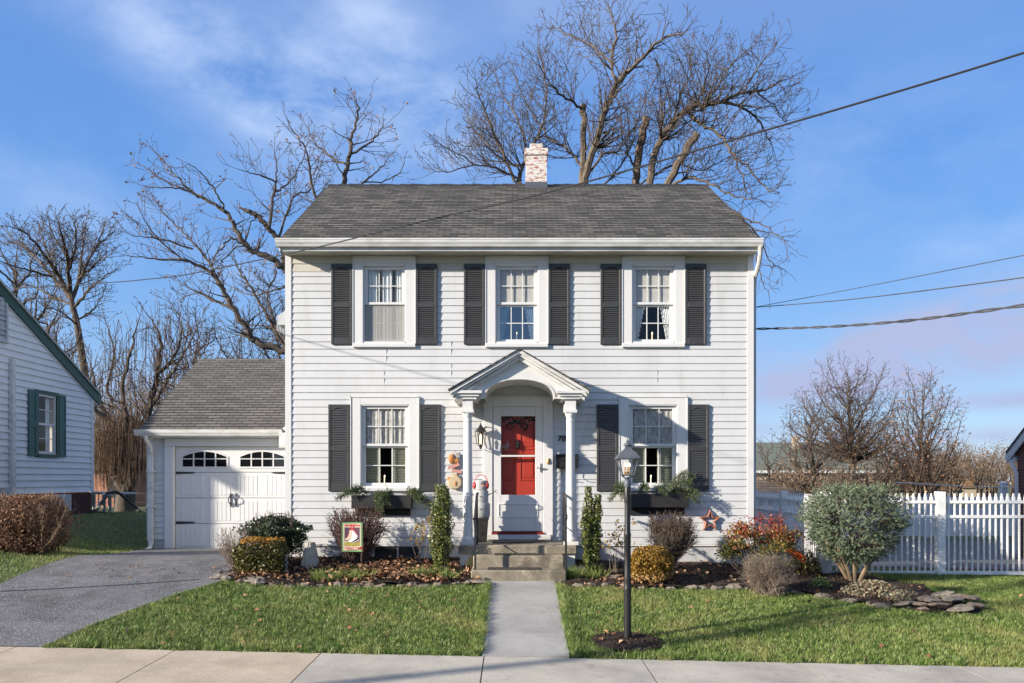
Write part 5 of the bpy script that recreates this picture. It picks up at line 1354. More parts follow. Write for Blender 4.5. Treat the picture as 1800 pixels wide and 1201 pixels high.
boxwood((459-900)/111,12.6,.41,.36,.285,'low square clipped boxwood with orange tips beside the driveway',41,.80,-.78)
boxwood((1145-900)/113.5,12.35,.315,.3,.285,'small rounded golden boxwood right of the front steps',45,.05,-.42,7000,('box_gold','box_gold','box_straw'),2.8)
# dark green shrub
x,d=(484-900)/106,13.25; z=gm(x,d); t=shrub('evergreen_shrub',(x,d,z),'glossy dark green shrub at the corner of the house and garage')
S=Segs(); rr=random.Random(51); twigs_fan(S,(x+.1,d,z),(x,d,z+.58),(.42,.3,.22),46,rr,.010,4,.06); S.build('stems','bark_brown',t)
P,Nn=shell(6200,(x-.03,d,z+.53),(.52,.34,.25),52,.45,lump=.25); P2,N2=shell(1500,(x+.2,d,z+.34),(.28,.25,.24),53,.4,lump=.3)
leafcards('leaves',np.concatenate([P,P2]),.05,'holly',t,51,normal=np.concatenate([Nn,N2])*.5,asp=.5)
# bare wisp by the driveway
x,d=(412-900)/110,12.85; z=float(gz(x,d)); t=shrub('bare_shrub',(x,d,z),'small wispy leafless shrub between the driveway and the boxwood')
S=Segs(); rr=random.Random(55); twigs_fan(S,(x,d,z),(x-.06,d,z+.42),(.26,.2,.25),60,rr,.005,4,.06); S.build('twigs','twig_grey',t)
# purple brown barberry
x,d=(629-900)/104.5,13.35; z=gm(x,d); t=shrub('barberry',(x,d,z),'bowl shaped purple brown twiggy shrub behind the welcome flag')
S=Segs(); rr=random.Random(61); tips=[]; twigs_fan(S,(x,d,z),(x-.02,d,z+.62),(.50,.36,.26),150,rr,.0085,5,.07,tips,bend=.1); S.build('twigs','twig_purple',t,4)
tips=[p for p in tips if p[2]>z+.5 or rr.random()<.25]; leafcards('leaves',tips[:3800],.03,'barberry_leaf',t,61,asp=.5)
# round bare bush, right
x,d=(1180-900)/107.5,13.0; z=gm(x,d); t=shrub('bare_shrub',(x,d,z),'round brown leafless shrub on a short trunk below the right window box')
S=Segs(); rr=random.Random(65); tips=[]; twigs_fan(S,(x,d,z+.22),(x,d,z+.62),(.41,.36,.32),170,rr,.0075,6,.03,tips,bend=.1)
for k in range(4): S.add((x+rr.gauss(0,.02),d+rr.gauss(0,.02),z-.05),(x+rr.gauss(0,.02),d,z+.24),.026,.018)
S.build('twigs','bark_grey',t,4)
leafcards('leaves',[p for p in tips if p[2]>z+.66 and rr.random()<.55],.026,'barberry_leaf',t,66,asp=.5)
leafcards('bud_leaves',[p for p in tips if rr.random()<.10],.022,'olive_leaf',t,67,asp=.5)
# columnar evergreens
def column_shrub(x,d,h,spires,label,seed):
    z=gm(x,d); t=shrub('columnar_shrub',(x,d,z),label,'shrub','columnar evergreens beside the steps'); g=np.random.default_rng(seed); rr=random.Random(seed)
    C=[];Nn=[];S=Segs()
    for dx0,dx1,hh,r in spires:
        for i in range(1700):
            u=g.random(); a=g.uniform(0,2*PI); prof=r*(.45+.75*math.sin(PI*min(1,(.12+u*.8))))*(1+.22*math.sin(u*23+a*2+seed)); q=prof*math.sqrt(g.uniform(.25,1))
            C.append((x+dx0+(dx1-dx0)*u+q*math.cos(a),d+q*math.sin(a)*.9,z+.05+hh*u)); Nn.append((math.cos(a),math.sin(a),.5))
        for k in range(5):
            a=rr.random()*6.28; b=Vector((x+dx0*.5+rr.gauss(0,.03),d+rr.gauss(0,.03),z-.05)); e=Vector((x+dx1+.5*r*math.cos(a),d+.5*r*math.sin(a),z+hh*.95)); m=(b+e)/2+Vector((.3*r*math.cos(a),0,0))
            P=catmull([b,m,e],4)
            for i in range(len(P)-1): S.add(P[i],P[i+1],.011,.008)
    S.build('stems','bark_grey',t,4); leafcards('leaves',C,.045,'column_leaf',t,seed,normal=np.array(Nn)*.6,asp=.5)
column_shrub((776-900)/109,12.8,1.38,[(.0,0,1.36,.15),(.03,.05,1.30,.13),(-.03,-.05,1.0,.12)],'dense columnar evergreen left of the steps, in front of the black shutter',71)
column_shrub((1040-900)/109.5,12.75,1.36,[(.02,-.06,1.36,.085),(.03,.10,1.22,.075),(-.02,-.10,.98,.09),(.0,.02,.85,.11)],'loose columnar evergreen with a forked top right of the steps',72)
# sparse plants with yellow orange leaves
def sparse(x,d,h,label,seed,n=60,w=.18):
    z=gm(x,d); t=shrub('sparse_plant',(x,d,z),label,'plant'); S=Segs(); tips=[]; rr=random.Random(seed)
    for k in range(7): grow(S,Vector((x+rr.gauss(0,.03),d,z-.03)),Vector((rr.gauss(0,.28),rr.gauss(0,.2),1)),h*rr.uniform(.6,1),.006,1,rr,.1,.1,.55,.09,.0025,(25,50),(.25,.5),tips)
    S.build('stems','twig_grey',t); C=[]
    for p in tips:
        for _ in range(rr.randint(2,9)): C.append((p[0]+rr.gauss(0,.025),p[1]+rr.gauss(0,.025),p[2]+rr.gauss(0,.03)))
    leafcards('leaves',C,.055,'yellow_leaf',t,seed,normal=(0,-.5,.3),asp=.55)
sparse((740-900)/106,13.2,.78,'thin plant with yellow and orange leaf tufts left of the columnar evergreen',81)
sparse((1078-900)/106,13.15,.85,'thin arching plant with few yellow leaves behind the forked evergreen',82,40)
# red shrub
x,d=(1335-900)/107.5,12.95; z=gm(x,d); t=shrub('red_shrub',(x,d,z),'broad shrub with red and orange leaf clusters at the right house corner')
S=Segs(); rr=random.Random(91); ends=[]
for k in range(54):
    a=rr.random()*6.28; q=math.sqrt(rr.random()); e=Vector((x+.58*q*math.cos(a)+.0,d+.38*q*math.sin(a),z+rr.uniform(.55,1.02)-.24*q*q+.08*math.sin(a*2))); b=Vector((x+rr.gauss(0,.10),d+rr.gauss(0,.05),z-.04)); P=catmull([b,b*.4+e*.6+Vector((rr.gauss(0,.05),0,-.03)),e],4)
    for i in range(len(P)-1): S.add(P[i],P[i+1],.012*(1-.12*i),.011*(1-.12*i))
    ends.append(e)
S.build('stems','bark_grey',t,4); A=[];B=[];C=[]
for e in ends:
    for _ in range(105):
        p=(e.x+rr.gauss(0,.08),e.y+rr.gauss(0,.08),e.z+rr.gauss(0,.05)); h=(e.z-z)+rr.gauss(0,.12)
        (A if h>.76 else B if h>.62 else C).append(p)
leafcards('red_leaves',A,.055,'red_leaf',t,91,normal=(0,-.3,.8),asp=.4); leafcards('yellow_leaves',B,.052,'yellow_leaf',t,92,normal=(0,-.3,.6),asp=.42); leafcards('green_leaves',C,.05,'olive_leaf',t,93,normal=(0,-.3,.6),asp=.45)
# dry grey brown bush
x,d=(1350-900)/117,11.95; z=gm(x,d); t=shrub('dry_bush',(x,d,z),'low rounded dry grey brown bush in front of the red shrub')
S=Segs(); rr=random.Random(95); tips=[]; twigs_fan(S,(x,d,z),(x,d,z+.26),(.42,.32,.24),190,rr,.004,5,.12,tips,bend=.1); S.build('twigs','twig_grey',t); leafcards('leaves',tips[:3600],.024,'sedum',t,95,asp=.35)
# blue spruce, cut low
x,d=(1500-900)/109.5,12.75; z=gm(x,d); t=thing('spruce',(x,d,z),'stout blue green spruce with a sheared crown on short bare trunks','tree')
rr=random.Random(101); W=MB()
for k,(dx,dy) in enumerate(((-.28,.0),(-.16,.12),(-.05,-.1),(.08,.1),(.25,-.02),(.16,-.12),(-.2,-.1))):
    W.tube(catmull([(x+dx*.22,d+dy*.3,z-.06),(x+dx*.8,d+dy,z+.22),(x+dx*1.5,d+dy*1.3,z+.5),(x+dx*1.6,d+dy*1.4,z+.8)],5),[.034-.0012*i for i in range(16)],7)
W.build('trunk','bark_tan',t)
g=np.random.default_rng(101); n=5200; P,Nn=shell(n,(0,0,0),(1,1,1),102,.66,boxy=4.5,lump=.12)
hz_=P[:,2]; taper=np.where(hz_<.1,1-.42*np.clip(.1-hz_,0,1.1)**1.3,1.0)
P=np.stack([x+P[:,0]*.71*taper,d+P[:,1]*.54*taper,z+.90+P[:,2]*.62],1)
k=(np.sin(P[:,0]*9+P[:,2]*13)+np.sin(P[:,0]*17-P[:,2]*7+P[:,1]*11))>-.85; P=P[k]; Nn=Nn[k]
V=[];D=Nn*np.array([.8,.8,.35])+np.array([.1,-.1,.15])+g.normal(0,.62,P.shape); D/=np.linalg.norm(D,axis=1,keepdims=True)
for i in range(len(P)):
    L=g.uniform(.05,.11)*(2.2 if g.random()<.03 else 1); ax=D[i]; u=np.cross(ax,g.normal(size=3)); u/=np.linalg.norm(u); v=np.cross(ax,u)
    m=18; s=np.linspace(0,1,m); a=g.uniform(0,6.28,m)
    rad=u*np.cos(a)[:,None]+v*np.sin(a)[:,None]; b=P[i]+ax*(s*L)[:,None]; e=b+(rad*.85+ax*.65)*(.03*g.uniform(.7,1.2,m))[:,None]
    side=np.cross(rad,ax)*.0042; n0=len(V)*1
    V.append(np.stack([b-side,b+side,e],1))
V=np.concatenate(V).reshape(-1,3); npmesh('needles',V,np.arange(len(V)).reshape(-1,3),'spruce',t)
g2=np.random.default_rng(7); V=[]      # stray longer shoots beyond the sheared outline
for i in g2.choice(len(P),70):
    ax=Nn[i]*np.array([1,1,.4])+np.array([0,0,.45])+g2.normal(0,.3,3); ax/=np.linalg.norm(ax); L=g2.uniform(.12,.24)
    u=np.cross(ax,g2.normal(size=3)); u/=np.linalg.norm(u); v=np.cross(ax,u); m=34; s_=np.linspace(0,1,m); a=g2.uniform(0,6.28,m)
    rad=u*np.cos(a)[:,None]+v*np.sin(a)[:,None]; b=P[i]+ax*(s_*L)[:,None]; e=b+(rad*.8+ax*.7)*.026; side=np.cross(rad,ax)*.004
    V.append(np.stack([b-side,b+side,e],1))
V=np.concatenate(V).reshape(-1,3); npmesh('shoots',V,np.arange(len(V)).reshape(-1,3),'spruce',t)
S=Segs()
for i in range(0,len(P),4): S.add(tuple(P[i]-Nn[i]*.22),tuple(P[i]+D[i]*.08),.006,.004)
S.build('twigs','bark_brown',t)
# dead stonecrop, herbs, liriope
def tuft(name,px,py,rx,ry,h,n,mat,label,seed,blade=True,cat='plant',w=.012,lean=1.1):
    c=gp(px,py); x,d=c; z=gm(x,d); g=np.random.default_rng(seed); t=shrub(name,(x,d,z),label,cat)
    a=g.uniform(0,6.28,n); q=np.sqrt(g.random(n)); X=x+rx*q*np.cos(a); Y=d+ry*q*np.sin(a)
    if blade: blades('blades',np.stack([X,Y,mound(X,Y)-.01],1),h,w,mat,t,seed,lean)
    else:
        Z=mound(X,Y)+h*g.random(n)*(1-.7*q*q); leafcards('leaves',np.stack([X,Y,Z],1),.05,mat,t,seed,normal=(0,-.3,.8),asp=.5)
        S=Segs(); rr=random.Random(seed)
        for i in range(0,n,5): S.add((X[i],Y[i],float(mound(X[i],Y[i]))),(X[i],Y[i],Z[i]),.004,.003)
        S.build('stems','twig_tan',t)
    return t
tuft('lily_turf',600,1021,.50,.13,.17,480,'lily_blade','bright green strappy clump at the bed edge left of the leaf pile',111)
tuft('lily_turf',762,1019,.40,.15,.17,420,'lily_blade','yellowish green strappy clump at the bed edge below the left columnar evergreen',112)
tuft('lily_turf',1028,1020,.34,.13,.19,420,'lily_blade','green strappy clump at the bed edge right of the front walk',113)
tuft('stonecrop',1530,1046,.44,.20,.22,1700,'sedum','dry grey brown stonecrop clump in front of the blue spruce',114,False)
tuft('stonecrop',1585,1058,.30,.16,.14,700,'sedum','lower withered stonecrop clump beside the loose flagstones',115,False)
tuft('herb_plant',1443,1036,.16,.12,.17,260,'green_weed','small light green leafy plant left of the blue spruce trunks',116,False)
tuft('low_shrub',1415,1010,.26,.2,.42,900,'olive_leaf','low olive green shrub between the dry bush and the spruce',117,False)
tuft('ornamental_grass',1425,1002,.22,.15,.45,160,'sedum','tuft of pale dry grass left of the spruce',118,True,'plant',.01,1.3)
# ------------------------------------------------------------- bed stones
def stone_mesh(seed,kind):
    m=MB(); m.blob((0,0,0),(.5,.36,.16) if kind else (.5,.42,.30),seed,.28,9,5); return m
SM={}
def put_stone(name,x,d,s,kind,mat,label,group,dz=.0,flat=1.0,rot=None):
    k=(kind,mat,R.randrange(5))
    if k not in SM:
        o=stone_mesh(k[2]*7+kind,kind).build(name,mat,None,smooth=False); SM[k]=o
    else: o=SM[k].copy(); COL.objects.link(o); o.name=name
    o.location=(x,d,float(gz(x,d))+.02+dz); o.scale=(s*R.uniform(.85,1.2),s*R.uniform(.8,1.1),s*flat*R.uniform(.8,1.2)); o.rotation_euler=(R.gauss(0,.12),R.gauss(0,.12),R.uniform(-.5,.5) if rot is None else rot)
    for q in ('label','category','group'): 
        if q in o: del o[q]
    tag(o,label,'stone',group); return o
def edge(pts,step,**kw):
    acc=0; prev=Vector(pts[0])
    for p in pts[1:]:
        p=Vector(p); L=(p-prev).length; s=step-acc
        while s<L:
            q=prev+(p-prev)*(s/L); put_stone('edging_stone',q.x+R.gauss(0,.02),q.y+.03+R.gauss(0,.03),R.uniform(.13,.27),R.choice([0,1,1,1]),R.choice(['stone','stone','stone_brown']),**kw); s+=step*R.uniform(.7,1.7)
        acc=L-(s-step); prev=p
edge([gp(*p) for p in ((372,1014),(420,1026),(480,1031),(560,1033),(640,1032),(720,1031),(800,1030),(838,1031))],.21,label='flat grey fieldstone in the front edging of the left flower bed',group='edging stones of the left bed',dz=-.005)
edge([gp(*p) for p in ((1000,1032),(1060,1033),(1140,1036),(1230,1038),(1320,1037),(1400,1044),(1480,1057),(1560,1070),(1640,1079))],.19,label='grey brown fieldstone in the front edging of the right flower bed',group='edging stones of the right bed',dz=-.005)
for px,py,s in ((1650,1077,.34),(1690,1079,.36),(1612,1072,.32),(1700,1064,.42),(1655,1058,.36),(1625,1062,.3),(1715,1076,.26),(1675,1068,.34),(1640,1068,.28),(1672,1060,.3),(1585,1072,.26)):
    c=gp(px,py); put_stone('flagstone',c[0],c[1],s,1,R.choice(['stone','stone_brown']),'loose flat flagstone heaped at the far right end of the bed','loose flagstones at the bed end',.05+.05*R.random(),.6)
for px,py,s,l in ((395,1018,.42,'broad pale flagstone at the driveway corner of the left bed'),(448,1026,.42,'wide grey flagstone in front of the orange tipped boxwood'),(845,1030,.34,'flat stone left of the front walk at the lowest step'),(1075,1022,.36,'largest brown stone in the bed edge left of the lamp post'),(1600,1000,.0,'')):
    if s: c=gp(px,py); put_stone('flagstone',c[0],c[1]+.03,s,1,'stone' if px<900 else 'stone_brown',l,None,.03,.55)
c=gp(1021,1012); put_stone('round_stone',c[0],c[1],.2,0,'stone_pink','rounded pinkish stone in the mulch beside the forked evergreen',None,.06)
# ------------------------------------------------------------- trees
def zs(o,k): return lambda x,y:(o[0]+x/k,o[1]+y/k)
def tree_thing(name,x,d,label,group=None): return thing(name,(x,d,float(gz(x,d))),label,'tree',group)
# A: big bare tree behind the house
DA=25.0; rr=random.Random(201); base=at(1075,900,DA); base.z=float(gz(base.x,DA))
TA=tree_thing('bare_tree',base.x,DA,'tallest bare tree, heavily pruned, spreading above the right half of the main roof')
W=MB();S=Segs()
def A(pts,r0,r1,dd=(0,0),**kw):
    n=len(pts); r0*=.74; P=[at(px,py,DA+dd[0]+(dd[1]-dd[0])*i/max(1,n-1)) for i,(px,py) in enumerate(pts)]
    limb(W,S,P,r0,r1,rr,rmin=.0075,**kw)
fork=at(1075,470,DA)
W.tube(catmull([(base.x,DA,base.z-.3),(base.x+.05,DA,-.0),(fork.x,DA,fork.z)],6),[.55-.014*i for i in range(13)],12)
K=dict(L=(.6,1.9),lvl=3,gap=.075,tw=.95,wob=.12)
for p in ((1025,330),(1118,328),(1145,328),(1172,328),(908,325)):
    W.tube(catmull([fork,(fork+at(p[0],p[1],DA))/2+Vector((0,0,-.2)),at(p[0],p[1],DA)],5),[.30-.014*i for i in range(11)],8)
A([(1025,330),(1040,270),(1062,205),(1082,150),(1100,130),(1130,100),(1165,68),(1206,60)],.17,.02,(0,-2),**K)
A([(1082,150),(1075,110),(1082,60),(1072,20),(1064,6)],.07,.012,(-1,-.5),**K)
A([(1075,112),(1040,82),(1000,62),(972,45)],.05,.012,(-.7,.8),**K)
A([(1022,325),(1026,230),(1026,184)],.13,.10,(.3,.3),tip=False,L=(.5,1.3),lvl=1,gap=.4,tw=.7)
A([(1030,300),(1000,265),(962,238),(925,180),(905,130)],.07,.012,(.5,2),**K)
A([(1026,192),(990,170),(962,142),(945,105)],.06,.012,(.3,-1.5),**K)
A([(1040,300),(1062,270),(1090,262),(1092,205),(1085,170)],.06,.01,(0,1.5),**K)
A([(908,325),(922,285),(945,240),(960,190),(955,120),(944,85)],.08,.012,(.5,1),**K)
A([(905,322),(880,262),(860,215),(842,170),(835,140)],.07,.01,(.5,-1.2),**K)
A([(915,300),(878,268),(838,232),(815,190)],.05,.01,(.5,1.6),**K)
A([(918,318),(880,298),(836,290),(798,300),(758,303)],.05,.010,(.5,-.6),**K)
A([(840,292),(800,268),(765,250)],.03,.010,(0,-.6),L=(.4,1.2),lvl=2,gap=.25)
A([(910,322),(925,260),(905,200),(880,160),(870,120)],.06,.01,(.5,2.5),**K)
A([(1118,328),(1122,275),(1136,206)],.17,.13,(1,1),tip=False,L=(.5,1.4),lvl=1,gap=.35,tw=.8)
A([(1118,300),(1100,255),(1120,215),(1140,160),(1165,120)],.05,.01,(1,2.4),**K)
A([(1140,328),(1153,265),(1180,220),(1205,195),(1240,184),(1270,178),(1302,165),(1340,160),(1378,140)],.16,.02,(0,-1),**K)
A([(1205,195),(1230,217),(1265,238),(1290,272),(1322,302),(1350,335),(1372,325)],.075,.012,(-.2,-1.6),**K)
A([(1270,178),(1310,192),(1335,215),(1350,242),(1360,262)],.06,.01,(-.5,.6),droop=.15,**K)
A([(1240,184),(1262,150),(1290,110),(1330,75)],.06,.01,(-.4,1.2),**K)
A([(1302,165),(1332,120),(1362,82)],.04,.01,(-.6,-1.5),**K)
A([(1182,218),(1195,170),(1215,125),(1205,85)],.05,.01,(0,2),**K)
A([(1152,265),(1165,210),(1160,165),(1175,125)],.05,.01,(0,1.2),**K)
A([(1205,200),(1232,165),(1245,120),(1240,90)],.05,.01,(0,-1.2),**K)
A([(1330,162),(1360,185),(1378,215),(1392,195)],.03,.01,(-.8,0),**K)
A([(1172,328),(1195,282),(1226,236)],.15,.12,(-1,-1),tip=False,L=(.5,1.3),lvl=1,gap=.4,tw=.6)
A([(1180,326),(1212,312),(1248,322),(1290,345),(1332,352)],.07,.012,(-.5,-2),**K)
A([(1120,330),(1145,310),(1190,290),(1235,300),(1275,280),(1310,262)],.05,.01,(.8,2),**K)
A([(1060,325),(1085,300),(1112,250),(1118,215)],.05,.01,(.5,1.4),**K)
A([(1230,325),(1275,360),(1310,385),(1345,398),(1385,432)],.06,.010,(-.5,-1.6),L=(.6,1.6),lvl=2,gap=.2,tw=1,droop=.25,up=.02)
A([(1290,372),(1330,412),(1352,455),(1382,478)],.05,.010,(-.5,.5),L=(.5,1.5),lvl=2,gap=.2,tw=1,droop=.3,up=0)
A([(1300,380),(1325,430),(1335,480),(1352,520)],.04,.010,(0,.5),L=(.5,1.2),lvl=2,gap=.2,tw=1,droop=.3,up=0)
A([(1290,275),(1310,330),(1300,380)],.04,.01,(-1,-1.4),L=(.5,1.2),lvl=2,gap=.2,droop=.3,up=0)
W.build('trunk','bark',TA); S.build('crown','bark_grey',TA)
# B: left tree behind the garage
DB=24.5; rr=random.Random(205); f=at(545,590,DB); 
TB=tree_thing('bare_tree',f.x,DB,'crooked bare tree with a few dry leaves arching out left of the main house')
W=MB();S=Segs();tips=[]
DA_=DA
def B(pts,r0,r1,dd=(0,0),**kw):
    n=len(pts); r0*=.8; P=[at(px,py,DB+dd[0]+(dd[1]-dd[0])*i/max(1,n-1)) for i,(px,py) in enumerate(pts)]
    limb(W,S,P,r0,r1,rr,rmin=.0075,tips=tips,**kw)
W.tube(catmull([(f.x,DB,-2.0),(f.x+.1,DB,1.0),(f.x,DB,f.z),(at(560,480,DB).x,DB,at(560,480,DB).z)],6),[.42-.012*i for i in range(19)],10)
W.tube(catmull([at(560,480,DB),at(585,400,DB),at(602,326,DB)],5),[.17-.006*i for i in range(11)],8)
K=dict(L=(.5,1.5),lvl=3,gap=.13,tw=.9,wob=.13)
K1=dict(L=(.35,1.1),lvl=3,gap=.17,tw=.85,wob=.13)
B([(552,520),(503,475),(482,457),(450,443),(431,430),(411,396),(396,373),(372,357),(337,338),(310,330),(251,328)],.15,.012,(0,-1),start=.3,**K1)
B([(372,357),(333,334),(298,295),(265,258)],.05,.01,(-.6,.6),**K1)
B([(396,371),(380,338),(356,306),(329,287)],.04,.01,(-.5,-1.4),**K1)
B([(337,338),(290,318),(262,300),(240,285)],.035,.01,(-.8,-.5),**K1)
B([(435,436),(407,420),(388,440),(374,452)],.05,.012,(-.3,-.8),L=(.2,.5),lvl=1,gap=.4)
B([(450,442),(420,432),(395,455),(382,470)],.04,.012,(-.3,.3),L=(.2,.5),lvl=1,gap=.4)
B([(431,430),(440,395),(455,380),(470,372)],.03,.01,(0,1),**K1)
B([(545,500),(503,470),(497,440),(490,420),(470,400),(454,381),(436,371)],.12,.07,(.5,.3),L=(.4,1),lvl=1,gap=.5,tw=.6)
B([(474,402),(480,346),(486,314),(482,267)],.07,.01,(.3,0),**K)
B([(486,320),(450,306),(423,299)],.035,.01,(.2,-.6),**K)
B([(482,340),(508,320),(528,290),(540,255)],.04,.01,(.2,1),**K)
B([(490,420),(515,350),(545,335),(560,300)],.05,.01,(.4,1.5),**K)
B([(545,612),(503,616),(450,600),(435,576),(411,545),(388,502),(364,475),(329,459),(278,455),(231,451)],.17,.012,(0,-1.5),start=.25,**K)
B([(411,545),(372,526),(349,514),(317,525)],.06,.01,(-.7,0),**K)
B([(388,502),(368,463),(345,432),(317,404),(290,377),(272,352)],.06,.01,(-.8,.6),**K)
B([(340,438),(278,420),(231,416)],.04,.01,(-.6,-1.2),**K)
B([(329,459),(295,436),(262,400),(250,375)],.04,.01,(-1,-1.8),**K)
B([(545,600),(501,606),(470,557),(443,510),(419,475),(407,447)],.10,.012,(.4,1.4),**K)
B([(505,608),(485,570),(470,520),(485,480),(480,450)],.07,.01,(.2,2),**K)
B([(560,480),(520,500),(480,510),(440,520),(400,500)],.06,.01,(0,2),**K)
B([(603,326),(613,279),(619,240),(630,197),(624,172)],.10,.012,(0,-.5),start=.05,**K)
B([(614,272),(650,252),(669,228),(674,205)],.05,.01,(0,.8),**K)
B([(610,290),(576,272),(552,248),(540,225)],.05,.01,(0,1.4),**K)
B([(585,400),(556,350),(544,295),(536,260),(509,222)],.07,.01,(0,-1),**K)
B([(590,380),(630,330),(665,300),(690,268)],.06,.01,(0,1.6),L=(.3,.9),lvl=2,gap=.26)
B([(640,322),(675,318),(705,300),(712,275)],.03,.01,(1,1.6),L=(.3,.8),lvl=2,gap=.26)
W.build('trunk','bark_dark',TB); S.build('crown','bark_grey',TB)
C=[tuple(np.array(p)+NR.normal(0,.05,3)) for p in tips if NR.random()<.10]; leafcards('dry_leaves',C+[tuple(np.array(p)+NR.normal(0,.06,3)) for p in C],.10,'brown_leaf',TB,7,asp=.5)
# generic bare trees
def auto_tree(name,px,d,ytop,label,seed,spread=.55,stems=5,lvl=3,r=.22,mat='bark_dark',tmat='bark_brown',fork=.3,group=None,leaf=None,nleaf=0,rmin=.011,upk=.10,angs=(14,42),zig=.16,ground=None,prob=.8,seg=.5,nq=5,up2=None):
    rr=random.Random(seed); x=(px-900)*d/F; z0=float(gz(x,d)); zt=(840-ytop)/F*d; H=zt-z0
    t=thing(name,(x,d,z0),label,'tree',group); W=MB();S=Segs();tips=[]
    fz=z0+H*fork; W.tube(catmull([(x,d,z0-.2),(x+rr.gauss(0,.1),d,z0+H*fork*.5),(x,d,fz)],5),[r*(1.15-.03*i) for i in range(11)],9)
    for k in range(stems):
        a=2*PI*k/stems+rr.random(); th=math.radians(rr.uniform(*angs)); dr=Vector((math.sin(th)*math.cos(a)*spread*2,math.sin(th)*math.sin(a)*spread*1.4,math.cos(th)))
        L=H*(1-fork)*rr.uniform(.82,1.05)*(1 if k else 1.1)
        n=7; p=Vector((x,d,fz-rr.random()*.3*H*fork)); pts=[p]; dd=dr.normalized()
        for i in range(n):
            dd=(dd+rv(rr)*zig*.6+Vector((0,0,upk))).normalized(); p=p+dd*(L/n); pts.append(p)
        W.tube(catmull(pts,3),[max(rmin,r*.62*(1-i/(3*n))) for i in range(3*n+1)],6)
        for i in range(1,n+1):
            for q in range(nq):
                ax=(pts[i]-pts[i-1]).normalized().cross(rv(rr)).normalized(); aa=math.radians(rr.uniform(25,60)); cd=(pts[i]-pts[i-1]).normalized()*math.cos(aa)+ax*math.sin(aa)
                grow(S,pts[i],cd,L*rr.uniform(.2,.42)*(1-.4*i/n),max(rmin,r*.25*(1-i/(n+1))),lvl-1,rr,upk if up2 is None else up2,.16,prob,seg,rmin,tips=tips)
    W.build('trunk',mat,t); S.build('crown',tmat,t)
    if leaf: 
        C=[]; 
        while len(C)<nleaf: p=rr.choice(tips); C.append((p[0]+rr.gauss(0,.15),p[1]+rr.gauss(0,.15),p[2]+rr.gauss(0,.15)))
        leafcards('leaves',C,.16,leaf,t,seed,asp=.6)
    return t
def fan_tree(name,px,d,ytop,wpx,label,seed,n=16,fork=.3,low=-.1,r=.2,mat='bark_dark',tmat='bark_brown',group=None,leaf=None,nleaf=0,rmin=.010,gap=.3,lvl=3,L=(.6,1.6),sy=.8,droop=0,cz=.55,steep=1.15,lean=0):
    rr=random.Random(seed); x=(px-900)*d/F; z0=float(gz(x,d)); zt=(840-ytop)/F*d; H=zt-z0; Rw=wpx*d/F
    t=thing(name,(x,d,z0),label,'tree',group); W=MB();S=Segs();tips=[]
    lead=[Vector((x+rr.gauss(0,.03)*H*.3+lean*H*u,d+rr.gauss(0,.02)*H*.3,z0-.2+(H*.92+.2)*u)) for u in (0,.15,.3,.45,.6,.75,.9)]
    limb(W,S,lead,r*1.1,rmin*1.5,rr,tw=.9,L=L,lvl=lvl,gap=gap,start=.4,tips=tips,rmin=rmin,droop=droop)
    C=catmull(lead,10)
    for i in range(n):
        u=(i+.5)/n; ph=math.asin(min(.985,math.sin(low)+(1.0-math.sin(low))*u*.985)); a=i*2.39996+seed; rr_=rr.uniform(.82,1.04)
        z_c=z0+H*cz; e=Vector((x+lean*H*.8+Rw*math.cos(ph)*math.cos(a)*rr_,d+Rw*sy*math.cos(ph)*math.sin(a)*rr_,z_c+(H*(1-cz))*math.sin(ph)*rr_))
        hs=min(.86,max(fork,((e.z-z0)-math.hypot(e.x-x,e.y-d)*steep)/H+rr.uniform(-.04,.04))); b=C[min(len(C)-1,int(hs/.92*len(C)))]
        m1=b*.68+e*.32+Vector((0,0,-.01*H)); m2=b*.32+e*.68+Vector(((e.x-b.x)*.06,(e.y-b.y)*.06,-.02*H))
        P=[b,m1+rv(rr)*.010*H,m2+rv(rr)*.012*H,e]
        limb(W,S,P,max(rmin*2,r*(.62-.38*u)),rmin*1.3,rr,tw=.95,L=L,lvl=lvl,gap=gap,start=.18,tips=tips,rmin=rmin,droop=droop,ang=(25,60),wob=.10,up=.05)
    W.build('trunk',mat,t); S.build('crown',tmat,t)
    if leaf:
        C=[tuple(np.array(rr.choice(tips))+NR.normal(0,.12,3)) for _ in range(nleaf)]; leafcards('leaves',C,.13,leaf,t,seed,asp=.6)
    return t
G='bare trees in the left background'
DC=36.0; rr=random.Random(301); cq=lambda x,y,dd=0:at(x/1.623,140+y/1.623,DC+dd)
b=cq(240,830); TC=thing('bare_tree',(b.x,DC,float(gz(b.x,DC))),'tall round crowned bare tree rising behind the left neighbour house','tree',G); W=MB();S=Segs()
W.tube(catmull([Vector((b.x+.2,DC,float(gz(b.x,DC))-.2)),cq(245,900),cq(236,800),cq(218,690),cq(202,620),cq(198,560)],6),[.21-.004*i for i in range(31)],9)
